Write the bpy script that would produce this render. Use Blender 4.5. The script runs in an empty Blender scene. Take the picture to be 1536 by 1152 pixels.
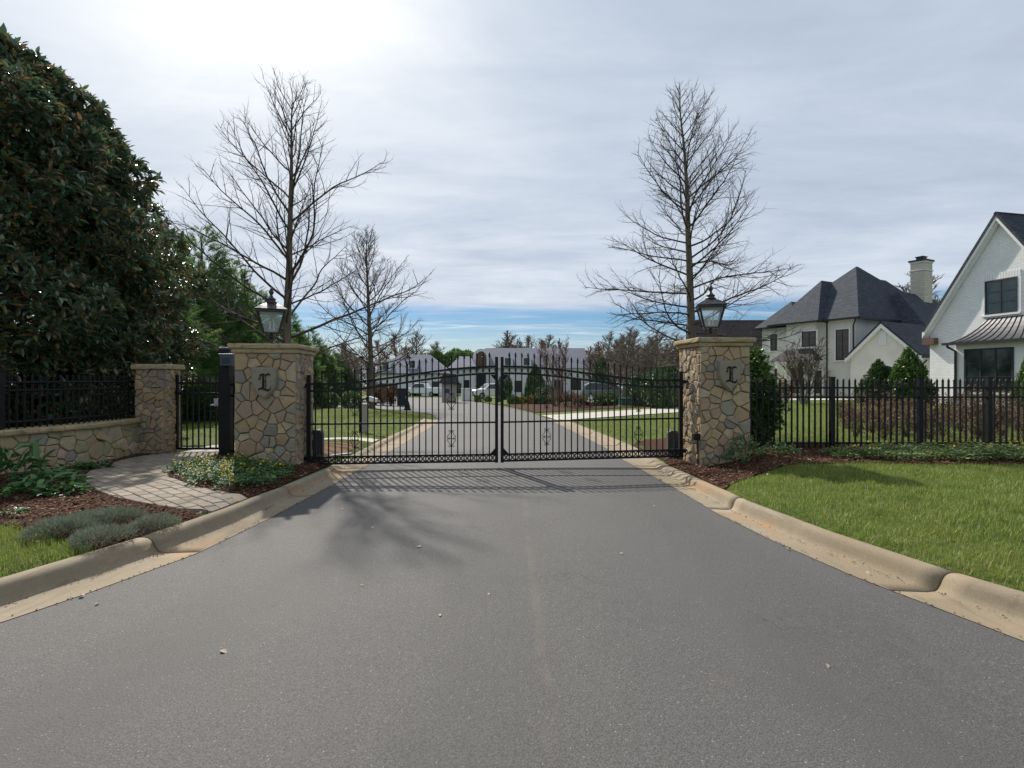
import bpy, math, random
import numpy as np
from mathutils import Vector, Matrix
from mathutils.geometry import delaunay_2d_cdt
random.seed(7); np.random.seed(7)
R = math.radians
scene = bpy.context.scene
col = scene.collection
# ------------------------------------------------------------------ camera
F = 790.0; CU = 768.0; HV = 568.0; CAMH = 1.5
cd = bpy.data.cameras.new('camera'); cam = bpy.data.objects.new('camera', cd); col.objects.link(cam)
cam.location = (0, 0, CAMH); cam.rotation_euler = (R(90), 0, 0)
cd.sensor_width = 36; cd.lens = F / 1536 * 36; cd.shift_y = -(576 - HV) / 1536
cd.clip_start = 0.05; cd.clip_end = 3000
scene.camera = cam
# ------------------------------------------------------------------ light
SUN_EL = R(41); SUN_AZ = R(27.4)          # azimuth to the left of +Y
sun_dir = Vector((-math.sin(SUN_AZ) * math.cos(SUN_EL), math.cos(SUN_AZ) * math.cos(SUN_EL), math.sin(SUN_EL)))
sl = bpy.data.lights.new('sun', 'SUN'); sl.energy = 2.6; sl.angle = R(.9); sl.color = (1.0, .94, .85)
so = bpy.data.objects.new('sun', sl); col.objects.link(so)
so.rotation_euler = (-sun_dir).to_track_quat('-Z', 'Y').to_euler()
so.location = (-20, 40, 40)
vs = scene.view_settings
vs.view_transform = 'Standard'; vs.look = 'None'; vs.exposure = 1.12; vs.gamma = 1.0; vs.use_curve_mapping = False
# ------------------------------------------------------------------ sky
world = bpy.data.worlds.new('World'); scene.world = world; world.use_nodes = True
wt = world.node_tree; wt.nodes.clear()
def wn(t, **k):
    n = wt.nodes.new(t)
    for a, b in k.items(): setattr(n, a, b)
    return n
def wl(a, b): wt.links.new(a, b)
def wmath(op, a, b=None, c=None, clamp=False):
    n = wn('ShaderNodeMath', operation=op); n.use_clamp = clamp
    for i, x in enumerate((a, b, c)):
        if x is None: continue
        if isinstance(x, (int, float)): n.inputs[i].default_value = x
        else: wl(x, n.inputs[i])
    return n.outputs[0]
tc = wn('ShaderNodeTexCoord'); D = tc.outputs['Generated']
sep = wn('ShaderNodeSeparateXYZ'); wl(D, sep.inputs[0])
zc = wmath('ADD', wmath('MAXIMUM', sep.outputs[2], 0.0), 0.05)
px = wmath('DIVIDE', sep.outputs[0], zc); py = wmath('DIVIDE', sep.outputs[1], zc)
cmb = wn('ShaderNodeCombineXYZ'); wl(px, cmb.inputs[0]); wl(py, cmb.inputs[1])
def wnoise(scale, detail, rough, dist, sx, sy, rz, off=0):
    m = wn('ShaderNodeMapping'); m.inputs['Scale'].default_value = (sx, sy, 1); m.inputs['Rotation'].default_value = (0, 0, rz)
    m.inputs['Location'].default_value = (off, off * .7, 0); wl(cmb.outputs[0], m.inputs[0])
    n = wn('ShaderNodeTexNoise'); n.inputs['Scale'].default_value = scale; n.inputs['Detail'].default_value = detail
    n.inputs['Roughness'].default_value = rough; n.inputs['Distortion'].default_value = dist
    wl(m.outputs[0], n.inputs['Vector']); return n.outputs[0]
n_big = wnoise(.85, 8, .6, .9, .55, 1.0, R(48))
n_str = wnoise(2.4, 8, .62, .5, .34, 1.0, R(14), 3)
n_edge = wnoise(.9, 8, .62, .4, .5, 1.0, R(6), 9)
dot = wn('ShaderNodeVectorMath', operation='DOT_PRODUCT'); wl(D, dot.inputs[0]); dot.inputs[1].default_value = sun_dir
dp = wmath('MAXIMUM', dot.outputs['Value'], 0.0)
g1 = wmath('POWER', dp, 2.5); g2 = wmath('POWER', dp, 30.0)
br = wmath('ADD', wmath('MULTIPLY', g1, .55), wmath('MULTIPLY', g2, 2.4))
# haze brightening of the cloud sheet towards the horizon
hz = wmath('POWER', wmath('SUBTRACT', 1.0, wmath('MAXIMUM', sep.outputs[2], 0.0), clamp=True), 5.0)
br = wmath('ADD', br, wmath('MULTIPLY', hz, .95))
br = wmath('ADD', br, 2.95)
var = wmath('ADD', wmath('MULTIPLY', wmath('SUBTRACT', n_big, .5), .62), wmath('MULTIPLY', wmath('SUBTRACT', n_str, .5), .34))
br = wmath('MULTIPLY', br, wmath('ADD', var, 1.0))
ccol = wn('ShaderNodeMix', data_type='RGBA'); ccol.inputs[6].default_value = (.78, .90, 1.08, 1); ccol.inputs[7].default_value = (.965, .99, 1.02, 1)
wl(wmath('MULTIPLY', wmath('SUBTRACT', br, 3.1), .6, clamp=True), ccol.inputs[0])
cl = wn('ShaderNodeVectorMath', operation='SCALE'); wl(ccol.outputs[2], cl.inputs[0]); wl(br, cl.inputs[3])
sky = wn('ShaderNodeTexSky'); sky.sky_type = 'NISHITA'; sky.sun_disc = False
sky.sun_elevation = SUN_EL; sky.sun_rotation = -SUN_AZ; sky.dust_density = .4; sky.ozone_density = 3.0; sky.air_density = 1.0
hs = wn('ShaderNodeHueSaturation'); hs.inputs['Saturation'].default_value = 1.6; hs.inputs['Value'].default_value = .36; wl(sky.outputs[0], hs.inputs['Color'])
# cloud sheet ends a few degrees above the horizon, thin wisps below
e = wmath('ADD', sep.outputs[2], wmath('MULTIPLY', wmath('SUBTRACT', n_edge, .5), .045))
mr = wn('ShaderNodeMapRange', interpolation_type='SMOOTHSTEP'); wl(e, mr.inputs[0]); mr.inputs[1].default_value = .114; mr.inputs[2].default_value = .146
wis = wn('ShaderNodeMapRange', interpolation_type='SMOOTHSTEP'); wl(n_str, wis.inputs[0]); wis.inputs[1].default_value = .45; wis.inputs[2].default_value = .74; wis.inputs[4].default_value = .75
low = wn('ShaderNodeMapRange', interpolation_type='SMOOTHSTEP'); wl(sep.outputs[2], low.inputs[0]); low.inputs[1].default_value = .0; low.inputs[2].default_value = .085; low.inputs[3].default_value = .8; low.inputs[4].default_value = .1
mask = wmath('MAXIMUM', mr.outputs[0], wis.outputs[0])
mx = wn('ShaderNodeMix', data_type='RGBA'); wl(mask, mx.inputs[0]); hzm = wn('ShaderNodeMix', data_type='RGBA'); wl(low.outputs[0], hzm.inputs[0]); tint = wn('ShaderNodeMix', data_type='RGBA'); tint.blend_type = 'MULTIPLY'; tint.inputs[0].default_value = 1; tint.inputs[7].default_value = (.92, .93, 1.03, 1); wl(hs.outputs[0], tint.inputs[6]); wl(tint.outputs[2], hzm.inputs[6]); hzm.inputs[7].default_value = (2.3, 2.95, 3.7, 1); wl(hzm.outputs[2], mx.inputs[6]); wl(cl.outputs[0], mx.inputs[7])
bg = wn('ShaderNodeBackground'); bg.inputs['Strength'].default_value = .1; wl(mx.outputs[2], bg.inputs['Color'])
wo = wn('ShaderNodeOutputWorld'); wl(bg.outputs[0], wo.inputs[0])

# ------------------------------------------------------------------ materials
MATS = {}
class NT:
    def __init__(s, name):
        s.m = bpy.data.materials.new(name); s.m.use_nodes = True; s.t = s.m.node_tree; s.b = s.t.nodes['Principled BSDF']
        s.co = s.n('ShaderNodeTexCoord').outputs['Object']; MATS[name] = s.m
        s.pos = s.n('ShaderNodeNewGeometry')
    def n(s, t, **k):
        n = s.t.nodes.new(t)
        for a, b in k.items(): setattr(n, a, b)
        return n
    def l(s, a, b): s.t.links.new(a, b)
    def noise(s, scale, detail=4, rough=.55, vec=None, dist=0, sc=None):
        n = s.n('ShaderNodeTexNoise'); n.inputs['Scale'].default_value = scale; n.inputs['Detail'].default_value = detail
        n.inputs['Roughness'].default_value = rough; n.inputs['Distortion'].default_value = dist
        v = vec if vec is not None else s.pos.outputs['Position']
        if sc:
            mp = s.n('ShaderNodeMapping'); mp.inputs['Scale'].default_value = sc; s.l(v, mp.inputs[0]); v = mp.outputs[0]
        s.l(v, n.inputs['Vector']); return n.outputs[0]
    def ramp(s, fac, stops, interp='LINEAR'):
        r = s.n('ShaderNodeValToRGB'); r.color_ramp.interpolation = interp; els = r.color_ramp.elements
        while len(els) < len(stops): els.new(.5)
        for e, (p, c) in zip(els, stops):
            e.position = p; e.color = (*c, 1) if len(c) == 3 else c
        s.l(fac, r.inputs[0]); return r.outputs[0]
    def rng(s, fac, a, b, c=0, d=1, smooth=True):
        m = s.n('ShaderNodeMapRange'); 
        if smooth: m.interpolation_type = 'SMOOTHSTEP'
        s.l(fac, m.inputs[0]); m.inputs[1].default_value = a; m.inputs[2].default_value = b; m.inputs[3].default_value = c; m.inputs[4].default_value = d
        return m.outputs[0]
    def mix(s, fac, a, b, mode='MIX'):
        m = s.n('ShaderNodeMix', data_type='RGBA'); m.blend_type = mode
        for i, x in ((0, fac), (6, a), (7, b)):
            if isinstance(x, (int, float)): m.inputs[i].default_value = x
            elif isinstance(x, tuple): m.inputs[i].default_value = (*x, 1)
            else: s.l(x, m.inputs[i])
        return m.outputs[2]
    def math(s, op, a, b=None):
        n = s.n('ShaderNodeMath', operation=op)
        for i, x in enumerate((a, b)):
            if x is None: continue
            if isinstance(x, (int, float)): n.inputs[i].default_value = x
            else: s.l(x, n.inputs[i])
        return n.outputs[0]
    def rand(s): return s.n('ShaderNodeObjectInfo').outputs['Random']
    def isl(s): return s.pos.outputs['Random Per Island']
    def bump(s, h, strength, dist):
        b = s.n('ShaderNodeBump'); b.inputs['Strength'].default_value = strength; b.inputs['Distance'].default_value = dist
        s.l(h, b.inputs['Height']); s.l(b.outputs[0], s.b.inputs['Normal'])
    def fin(s, color=None, rough=.7, spec=.5, metal=0, **k):
        if color is not None:
            if isinstance(color, tuple): s.b.inputs['Base Color'].default_value = (*color, 1)
            else: s.l(color, s.b.inputs['Base Color'])
        if isinstance(rough, (int, float)): s.b.inputs['Roughness'].default_value = rough
        else: s.l(rough, s.b.inputs['Roughness'])
        s.b.inputs['Specular IOR Level'].default_value = spec; s.b.inputs['Metallic'].default_value = metal
        for a, b in k.items(): s.b.inputs[a.replace('_', ' ')].default_value = b
        return s.m

a = NT('asphalt')
big = a.noise(.55, 4, .6); mid = a.noise(6, 4, .6); fine = a.math('ADD', a.math('MULTIPLY', a.noise(230, 3, .7), .62), a.math('MULTIPLY', a.noise(110, 3, .7), .38))
vor = a.n('ShaderNodeTexVoronoi'); vor.inputs['Scale'].default_value = 85; a.l(a.pos.outputs['Position'], vor.inputs['Vector'])
spk = a.rng(vor.outputs['Color'], .80, .98); near = a.rng(vor.outputs['Distance'], .38, .18)
sep_ = a.n('ShaderNodeSeparateColor'); a.l(vor.outputs['Color'], sep_.inputs[0])
spk = a.math('MULTIPLY', a.rng(sep_.outputs[0], .93, .985), near)
c = a.mix(a.rng(big, .3, .7), (.058, .0565, .055), (.083, .080, .077))
c = a.mix(a.rng(mid, .35, .7), c, (.075, .0725, .070))
c = a.mix(a.rng(fine, .40, .62), a.mix(.55, c, (.015, .014, .014)), a.mix(.28, c, (.27, .25, .235)))
c = a.mix(a.math('MULTIPLY', spk, .55), c, (.42, .40, .38))
stain = a.rng(a.noise(1.3, 5, .62, dist=.6), .64, .82, 0, .25)
c = a.mix(stain, c, (.19, .135, .095))
lane = a.n('ShaderNodeMath', operation='SINE'); lx_ = a.n('ShaderNodeSeparateXYZ'); a.l(a.pos.outputs['Position'], lx_.inputs[0]); a.l(a.math('MULTIPLY', a.math('ADD', lx_.outputs[0], a.math('MULTIPLY', a.noise(.4, 2), 1.2)), 3.3), lane.inputs[0])
c = a.mix(a.rng(lane.outputs[0], -.2, .9, 0, .22), c, (.052, .049, .047))
# faint lengthwise paving seam and wheel-polished bands
sx = a.n('ShaderNodeSeparateXYZ'); a.l(a.pos.outputs['Position'], sx.inputs[0])
wob = a.math('ADD', sx.outputs[0], a.math('MULTIPLY', a.math('SUBTRACT', a.noise(1.7, 3), .5), .10))
seam = a.rng(a.math('ABSOLUTE', a.math('SUBTRACT', wob, .16)), .012, .05, .16, 0)
c = a.mix(a.math('MULTIPLY', seam, a.rng(a.noise(2.2, 4), .42, .62)), c, (.20, .15, .105))
fl = a.n('ShaderNodeTexVoronoi'); fl.feature = 'DISTANCE_TO_EDGE'; fl.inputs['Scale'].default_value = .42; 
dv = a.n('ShaderNodeVectorMath', operation='ADD'); a.l(a.pos.outputs['Position'], dv.inputs[0])
nz = a.n('ShaderNodeTexNoise'); nz.inputs['Scale'].default_value = 2.5; nz.inputs['Detail'].default_value = 5; a.l(a.pos.outputs['Position'], nz.inputs['Vector'])
a.l(nz.outputs['Color'], dv.inputs[1]); a.l(dv.outputs[0], fl.inputs['Vector'])
crk = a.math('MULTIPLY', a.rng(fl.outputs['Distance'], .0, .006, .6, 0), a.rng(a.noise(.35, 2), .52, .62))
c = a.mix(crk, c, (.03, .029, .028))
a.bump(a.math('ADD', fine, a.math('MULTIPLY', vor.outputs['Distance'], .6)), .55, .004)
a.fin(c, .78, .42)

a = NT('concrete')
big = a.noise(.9, 5, .62); mid = a.noise(9, 5, .65); fine = a.noise(170, 3, .7)
c = a.mix(a.rng(big, .32, .68), (.235, .185, .115), (.315, .265, .19))
c = a.mix(a.rng(mid, .35, .75), c, (.25, .20, .135))
c = a.mix(a.rng(a.noise(1.6, 5, .6, dist=.8, sc=(1.4, .6, 1)), .5, .74, 0, .75), c, (.36, .20, .085))
c = a.mix(a.rng(a.noise(3.2, 5, .7, dist=.5), .6, .78, 0, .55), c, (.13, .115, .085))
c = a.mix(a.rng(fine, .5, .7, 0, .5), c, (.13, .11, .08))
c = a.mix(a.rng(a.noise(60, 4, .7), .55, .72, 0, .5), c, (.38, .34, .27))
c = a.mix(a.rng(a.noise(1, 5, .65, sc=(16, .9, 16), dist=.3), .52, .72, 0, .55), c, (.15, .12, .08))
c = a.mix(a.rng(a.noise(28, 5, .75), .58, .70, 0, .6), c, (.16, .135, .095))
a.bump(fine, .5, .004); a.fin(c, .85, .3)

a = NT('pale_concrete')
c = a.mix(a.rng(a.noise(1.2, 5), .3, .7), (.40, .37, .31), (.50, .47, .42)); c = a.mix(a.rng(a.noise(60, 3), .5, .8, 0, .5), c, (.28, .26, .22)); a.fin(c, .85, .3)

a = NT('paver')
c = a.ramp(a.rand(), [(0, (.185, .145, .105)), (.35, (.25, .205, .155)), (.7, (.30, .25, .195)), (1, (.215, .18, .145))])
c = a.mix(a.rng(a.noise(7, 5, .65), .4, .75, 0, .6), c, (.20, .175, .14)); c = a.mix(a.rng(a.noise(140, 3), .5, .75, 0, .5), c, (.16, .14, .12))
a.bump(a.noise(120, 4), .4, .003); a.fin(c, .85, .3)

a = NT('stone')
c = a.ramp(a.rand(), [(0, (.36, .245, .125)), (.12, (.46, .315, .155)), (.25, (.33, .26, .165)), (.36, (.48, .36, .20)), (.47, (.22, .195, .16)), (.58, (.37, .25, .165)), (.67, (.30, .275, .20)), (.76, (.46, .345, .21)), (.85, (.34, .25, .175)), (.93, (.50, .40, .26)), (1, (.25, .215, .175))], 'CONSTANT')
g = a.noise(5.5, 6, .66, dist=.5)
c = a.mix(.22, c, (.24, .205, .16)); c = a.mix(a.rng(g, .42, .74, 0, .7), c, (.27, .225, .165)); c = a.mix(a.rng(a.noise(9, 5, .6, dist=.8), .56, .72, 0, .55), c, (.46, .26, .10))
c = a.mix(a.rng(a.noise(22, 5, .7), .55, .75, 0, .55), c, (.14, .12, .095)); c = a.mix(a.rng(a.noise(70, 4, .7), .55, .75, 0, .5), c, (.48, .42, .32))
a.bump(a.math('ADD', a.noise(14, 6, .68), a.math('MULTIPLY', a.noise(75, 4), .35)), .8, .02); a.fin(c, .86, .25)
a = NT('stone_mossy')
c = a.ramp(a.rand(), [(0, (.44, .32, .16)), (.2, (.46, .39, .24)), (.4, (.54, .43, .28)), (.55, (.36, .33, .18)), (.7, (.48, .35, .27)), (.85, (.33, .30, .25)), (1, (.56, .48, .34))], 'CONSTANT')
c = a.mix(a.rng(a.noise(5, 6, .66, dist=.5), .42, .7), c, (.33, .285, .20)); c = a.mix(a.rng(a.noise(3, 5, .6), .5, .7, 0, .6), c, (.25, .245, .09))
c = a.mix(a.rng(a.noise(25, 5, .7), .55, .75, 0, .55), c, (.14, .12, .09))
a.bump(a.math('ADD', a.noise(13, 6, .68), a.math('MULTIPLY', a.noise(70, 4), .35)), .8, .02); a.fin(c, .88, .25)
a = NT('mortar')
c = a.mix(a.noise(40, 4), (.075, .062, .045), (.035, .03, .022)); a.bump(a.noise(90, 3), .5, .006); a.fin(c, .95, .1)
a = NT('cap_stone')
c = a.mix(a.rng(a.noise(4, 6, .65), .35, .7), (.46, .34, .18), (.36, .30, .19)); c = a.mix(a.rng(a.noise(11, 6, .7), .5, .72, 0, .8), c, (.115, .10, .07))
c = a.mix(a.rng(a.noise(2.6, 4), .5, .72, 0, .5), c, (.19, .18, .075)); a.bump(a.math('ADD', a.noise(20, 5, .7), a.noise(90, 4)), .7, .014); a.fin(c, .9, .2)
a = NT('plaque'); c = a.mix(a.rng(a.noise(14, 6, .65), .35, .75), (.27, .235, .175), (.215, .19, .145)); a.bump(a.noise(120, 3), .3, .003); a.fin(c, .85, .25)
a = NT('engraved'); a.fin((.03, .026, .02), .9, .1)

a = NT('black_metal'); c = a.mix(a.rng(a.noise(12, 4), .4, .75), (.005, .0052, .006), (.010, .010, .011)); a.fin(c, a.math('ADD', .42, a.math('MULTIPLY', a.noise(25, 4), .25)), .28)
a = NT('bronze_metal'); c = a.mix(a.rng(a.noise(18, 5), .4, .75), (.016, .015, .016), (.038, .034, .032)); a.fin(c, .42, .5)
a = NT('steel'); a.fin((.42, .42, .43), .35, .5, .9)
a = NT('operator_shell'); c = a.mix(a.noise(20, 4), (.035, .035, .037), (.06, .058, .056)); a.fin(c, .5, .4)
a = NT('grey_plastic'); a.fin((.045, .06, .08), .45, .5)
a = NT('lamp_glass'); a.fin((.75, .80, .80), .15, .5, 0); tb = a.n('ShaderNodeBsdfTransparent'); tb.inputs[0].default_value = (.93, .96, .96, 1); ms = a.n('ShaderNodeMixShader'); ms.inputs[0].default_value = .14; a.l(tb.outputs[0], ms.inputs[1]); a.l(a.b.outputs[0], ms.inputs[2]); a.l(ms.outputs[0], a.t.nodes['Material Output'].inputs[0])
a = NT('candle'); a.fin((.72, .68, .58), .5, .4)
a = NT('window_glass'); c = a.mix(a.rng(a.noise(.9, 3), .35, .65), (.012, .02, .02), (.035, .05, .048)); a.fin(c, .06, .6)
a = NT('window_glass_far'); a.fin((.03, .034, .04), .12, .6)
a = NT('shutter_glass'); c = a.mix(a.rng(a.noise(6, 4, sc=(1, 1, 3)), .4, .6), (.05, .032, .027), (.10, .07, .058)); a.fin(c, .2, .6)
a = NT('white_paint'); c = a.mix(a.noise(3, 4), (.78, .78, .77), (.70, .70, .69)); a.fin(c, .55, .4)
a = NT('white_brick')
bt = a.n('ShaderNodeTexBrick'); bt.inputs['Scale'].default_value = 1; bt.inputs['Brick Width'].default_value = .21; bt.inputs['Row Height'].default_value = .075; bt.inputs['Mortar Size'].default_value = .009
bt.inputs['Color1'].default_value = (.86, .86, .86, 1); bt.inputs['Color2'].default_value = (.76, .76, .77, 1); bt.inputs['Mortar'].default_value = (.52, .52, .53, 1); bt.inputs['Mortar Smooth'].default_value = .3
sx = a.n('ShaderNodeSeparateXYZ'); a.l(a.co, sx.inputs[0]); cx = a.n('ShaderNodeCombineXYZ'); a.l(a.math('ADD', sx.outputs[0], sx.outputs[1]), cx.inputs[0]); a.l(sx.outputs[2], cx.inputs[1]); a.l(cx.outputs[0], bt.inputs['Vector'])
c = a.mix(a.rng(a.noise(1.1, 4), .35, .7, 0, .35), bt.outputs['Color'], (.62, .62, .61)); a.bump(bt.outputs['Fac'], -.7, .012); a.fin(c, .7, .3)
a = NT('cream_stucco'); c = a.mix(a.rng(a.noise(.7, 5, .6), .3, .7), (.74, .72, .655), (.63, .61, .555)); a.bump(a.noise(18, 4), .3, .01); a.fin(c, .85, .2)
a = NT('cream_brick')
bt = a.n('ShaderNodeTexBrick'); bt.inputs['Scale'].default_value = 1; bt.inputs['Brick Width'].default_value = .45; bt.inputs['Row Height'].default_value = .2; bt.inputs['Mortar Size'].default_value = .02
bt.inputs['Color1'].default_value = (.60, .55, .45, 1); bt.inputs['Color2'].default_value = (.50, .455, .37, 1); bt.inputs['Mortar'].default_value = (.40, .37, .31, 1)
sx = a.n('ShaderNodeSeparateXYZ'); a.l(a.co, sx.inputs[0]); cx = a.n('ShaderNodeCombineXYZ'); a.l(a.math('ADD', sx.outputs[0], sx.outputs[1]), cx.inputs[0]); a.l(sx.outputs[2], cx.inputs[1]); a.l(cx.outputs[0], bt.inputs['Vector'])
a.fin(a.mix(a.rng(a.noise(2, 4), .4, .7, 0, .4), bt.outputs['Color'], (.45, .42, .36)), .85, .2)
def shingle(nm, c1, c2, c3):
    a = NT(nm)
    sx = a.n('ShaderNodeSeparateXYZ'); a.l(a.co, sx.inputs[0]); cx = a.n('ShaderNodeCombineXYZ')
    a.l(a.math('ADD', a.math('MULTIPLY', sx.outputs[0], .8), sx.outputs[1]), cx.inputs[0]); a.l(sx.outputs[2], cx.inputs[1])
    bt = a.n('ShaderNodeTexBrick'); bt.inputs['Scale'].default_value = 1; bt.inputs['Brick Width'].default_value = .30; bt.inputs['Row Height'].default_value = .13; bt.inputs['Mortar Size'].default_value = .014; bt.inputs['Bias'].default_value = -.1
    a.l(cx.outputs[0], bt.inputs['Vector'])
    bt.inputs['Color1'].default_value = (*c1, 1); bt.inputs['Color2'].default_value = (*c2, 1); bt.inputs['Mortar'].default_value = (*c3, 1)
    c = a.mix(a.rng(a.noise(1.2, 4), .35, .7, 0, .5), bt.outputs['Color'], c1); a.bump(bt.outputs['Fac'], -.5, .02); a.fin(c, .85, .3)
shingle('dark_shingle', (.034, .041, .054), (.070, .080, .098), (.014, .017, .022))
shingle('grey_shingle', (.15, .16, .20), (.21, .22, .26), (.11, .115, .14))
shingle('brown_shingle', (.05, .043, .045), (.085, .07, .07), (.03, .026, .027))
a = NT('dark_trim'); a.fin((.02, .02, .021), .5, .4)
a = NT('seam_metal'); a.fin(a.mix(a.noise(3, 4), (.10, .10, .105), (.15, .15, .155)), .38, .5, .5)

a = NT('grass_ground')
c = a.mix(a.rng(a.noise(1.0, 5, .6), .3, .7), (.085, .125, .022), (.14, .17, .038)); c = a.mix(a.rng(a.noise(35, 4, .7), .4, .7), c, (.06, .085, .018)); c = a.mix(a.rng(a.noise(4, 5, .65), .58, .75, 0, .6), c, (.17, .15, .055))
a.bump(a.noise(80, 4, .7), .9, .03); a.fin(c, .9, .15)
def leafmat(nm, stops, rough=.5, spec=.4, trans=.0, interp='LINEAR'):
    a = NT(nm); c = a.ramp(a.isl(), stops, interp)
    if nm.startswith('grass'): c = a.mix(a.rng(a.noise(1.5, 4, .6), .38, .68, 0, .7), c, a.mix(.5, c, (.28, .27, .06))); c = a.mix(a.rng(a.noise(3.2, 4, .6), .5, .72, 0, .55), c, (.05, .10, .015))
    a.fin(c, rough, spec)
    if trans:
        tb = a.n('ShaderNodeBsdfTranslucent'); a.l(c, tb.inputs[0]); ms = a.n('ShaderNodeMixShader'); ms.inputs[0].default_value = trans
        a.l(a.b.outputs[0], ms.inputs[1]); a.l(tb.outputs[0], ms.inputs[2]); a.l(ms.outputs[0], a.t.nodes['Material Output'].inputs[0])
leafmat('grass_blade', [(0, (0.112, 0.198, 0.029)), (.35, (0.171, 0.264, 0.039)), (.62, (0.237, 0.324, 0.056)), (.85, (0.304, 0.330, 0.093)), (.93, (0.476, 0.423, 0.212)), (1, (0.556, 0.489, 0.278))], .55, .3, .35)
leafmat('grass_blade_far', [(0, (0.132, 0.198, 0.034)), (.4, (0.198, 0.265, 0.051)), (.7, (0.265, 0.310, 0.072)), (1, (0.397, 0.370, 0.146))], .6, .25, .3)
leafmat('magnolia_leaf', [(0, (.046, .084, .05)), (.4, (.075, .128, .068)), (.68, (.11, .165, .075)), (.78, (.18, .18, .06)), (.88, (.24, .14, .055)), (1, (.19, .11, .05))], .30, .9, .28)
leafmat('cypress_leaf', [(0, (0.057, 0.118, 0.037)), (.5, (0.095, 0.179, 0.052)), (.85, (0.132, 0.222, 0.066)), (1, (0.172, 0.215, 0.079))], .7, .2, .5)
leafmat('holly_leaf', [(0, (0.030, 0.065, 0.027)), (.5, (0.054, 0.105, 0.035)), (.85, (0.088, 0.155, 0.043)), (1, (0.162, 0.230, 0.061))], .35, .5, .15)
leafmat('bright_shrub_leaf', [(0, (0.034, 0.074, 0.019)), (.5, (0.068, 0.135, 0.027)), (.85, (0.121, 0.209, 0.041)), (1, (0.189, 0.270, 0.054))], .38, .5, .25)
leafmat('boxwood_leaf', [(0, (0.032, 0.072, 0.019)), (.5, (0.056, 0.120, 0.026)), (1, (0.096, 0.176, 0.035))], .5, .35, .2)
leafmat('golden_leaf', [(0, (.12, .10, .03)), (.5, (.20, .16, .035)), (1, (.30, .22, .05))], .6, .3, .2)
leafmat('pansy_leaf', [(0, (0.043, 0.101, 0.040)), (.45, (0.071, 0.159, 0.055)), (.8, (0.122, 0.216, 0.064)), (1, (0.216, 0.287, 0.086))], .5, .35, .2)
leafmat('pansy_flower', [(0, (.60, .44, .03)), (.6, (.66, .52, .06)), (.85, (.45, .38, .12)), (1, (.10, .04, .09))], .6, .2, .3, 'CONSTANT')
leafmat('cover_leaf', [(0, (.06, .11, .035)), (.45, (.10, .17, .05)), (.8, (.16, .22, .07)), (.95, (.30, .30, .10)), (1, (.32, .20, .10))], .5, .35, .25)
leafmat('hellebore_leaf', [(0, (0.035, 0.088, 0.029)), (.5, (0.064, 0.150, 0.039)), (1, (0.106, 0.211, 0.056))], .42, .4, .2)
leafmat('dianthus_leaf', [(0, (0.120, 0.157, 0.115)), (.5, (0.176, 0.216, 0.157)), (.85, (0.240, 0.272, 0.200)), (1, (0.384, 0.320, 0.192))], .7, .2, .2)
leafmat('dry_bloom', [(0, (.14, .085, .055)), (.4, (.22, .14, .095)), (.8, (.30, .21, .15)), (1, (.38, .29, .22))], .9, .1, .2)
leafmat('russet_leaf', [(0, (.10, .045, .028)), (.5, (.17, .075, .038)), (1, (.22, .115, .06))], .85, .15, .2)
leafmat('mulch_chip', [(0, (.045, .022, .014)), (.4, (.085, .042, .026)), (.75, (.125, .062, .037)), (.93, (.16, .09, .055)), (1, (.26, .19, .13))], .92, .12)
leafmat('litter_leaf', [(0, (.32, .24, .16)), (.5, (.44, .36, .27)), (1, (.22, .13, .07))], .85, .15)
a = NT('mulch_base'); c = a.mix(a.rng(a.noise(55, 5, .7), .35, .7), (.040, .020, .013), (.115, .058, .035)); a.bump(a.noise(60, 5, .7), .9, .03); a.fin(c, .95, .1)
a = NT('red_clay'); c = a.mix(a.rng(a.noise(20, 5, .7), .35, .7), (.14, .085, .05), (.24, .15, .09)); a.bump(a.noise(60, 5), .7, .02); a.fin(c, .95, .1)
def barkmat(nm, c1, c2):
    a = NT(nm); c = a.mix(a.rng(a.noise(9, 5, .7, sc=(1, 1, .35)), .35, .7), c1, c2); a.bump(a.noise(30, 5, .7, sc=(1, 1, .3)), .7, .015); a.fin(c, .9, .15)
barkmat('bark_olive', (.10, .083, .058), (.165, .14, .098)); barkmat('twig_brown', (.055, .043, .034), (.09, .072, .057)); barkmat('twig_grey', (.17, .15, .125), (.24, .215, .18)); barkmat('twig_red', (.17, .11, .085), (.24, .16, .125)); barkmat('twig_far', (.12, .10, .08), (.17, .145, .115)); barkmat('bark_dark', (.035, .028, .02), (.06, .05, .036))
a = NT('car_white'); a.fin((.74, .75, .76), .25, .5, 0); a.b.inputs['Coat Weight'].default_value = .5
a = NT('car_silver'); a.fin((.20, .22, .25), .3, .5, .4); a.b.inputs['Coat Weight'].default_value = .5
a = NT('tyre'); a.fin((.015, .015, .016), .8, .2)
a = NT('hydrant_red'); a.fin((.32, .03, .035), .5, .4)
a = NT('hydrant_white'); a.fin((.72, .71, .68), .5, .4)
a = NT('box_green'); a.fin((.045, .10, .07), .55, .3)
a = NT('navy_metal'); a.fin((.022, .03, .042), .45, .4)
a = NT('kiosk_brick'); a.fin(a.mix(a.noise(14, 4), (.44, .41, .36), (.34, .315, .28)), .85, .2)
a = NT('far_white'); a.fin(a.mix(a.noise(.8, 4), (.74, .74, .74), (.62, .62, .63)), .7, .3)
a = NT('brown_wood'); a.fin(a.mix(a.noise(4, 4), (.10, .055, .04), (.15, .085, .06)), .7, .3)
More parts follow.
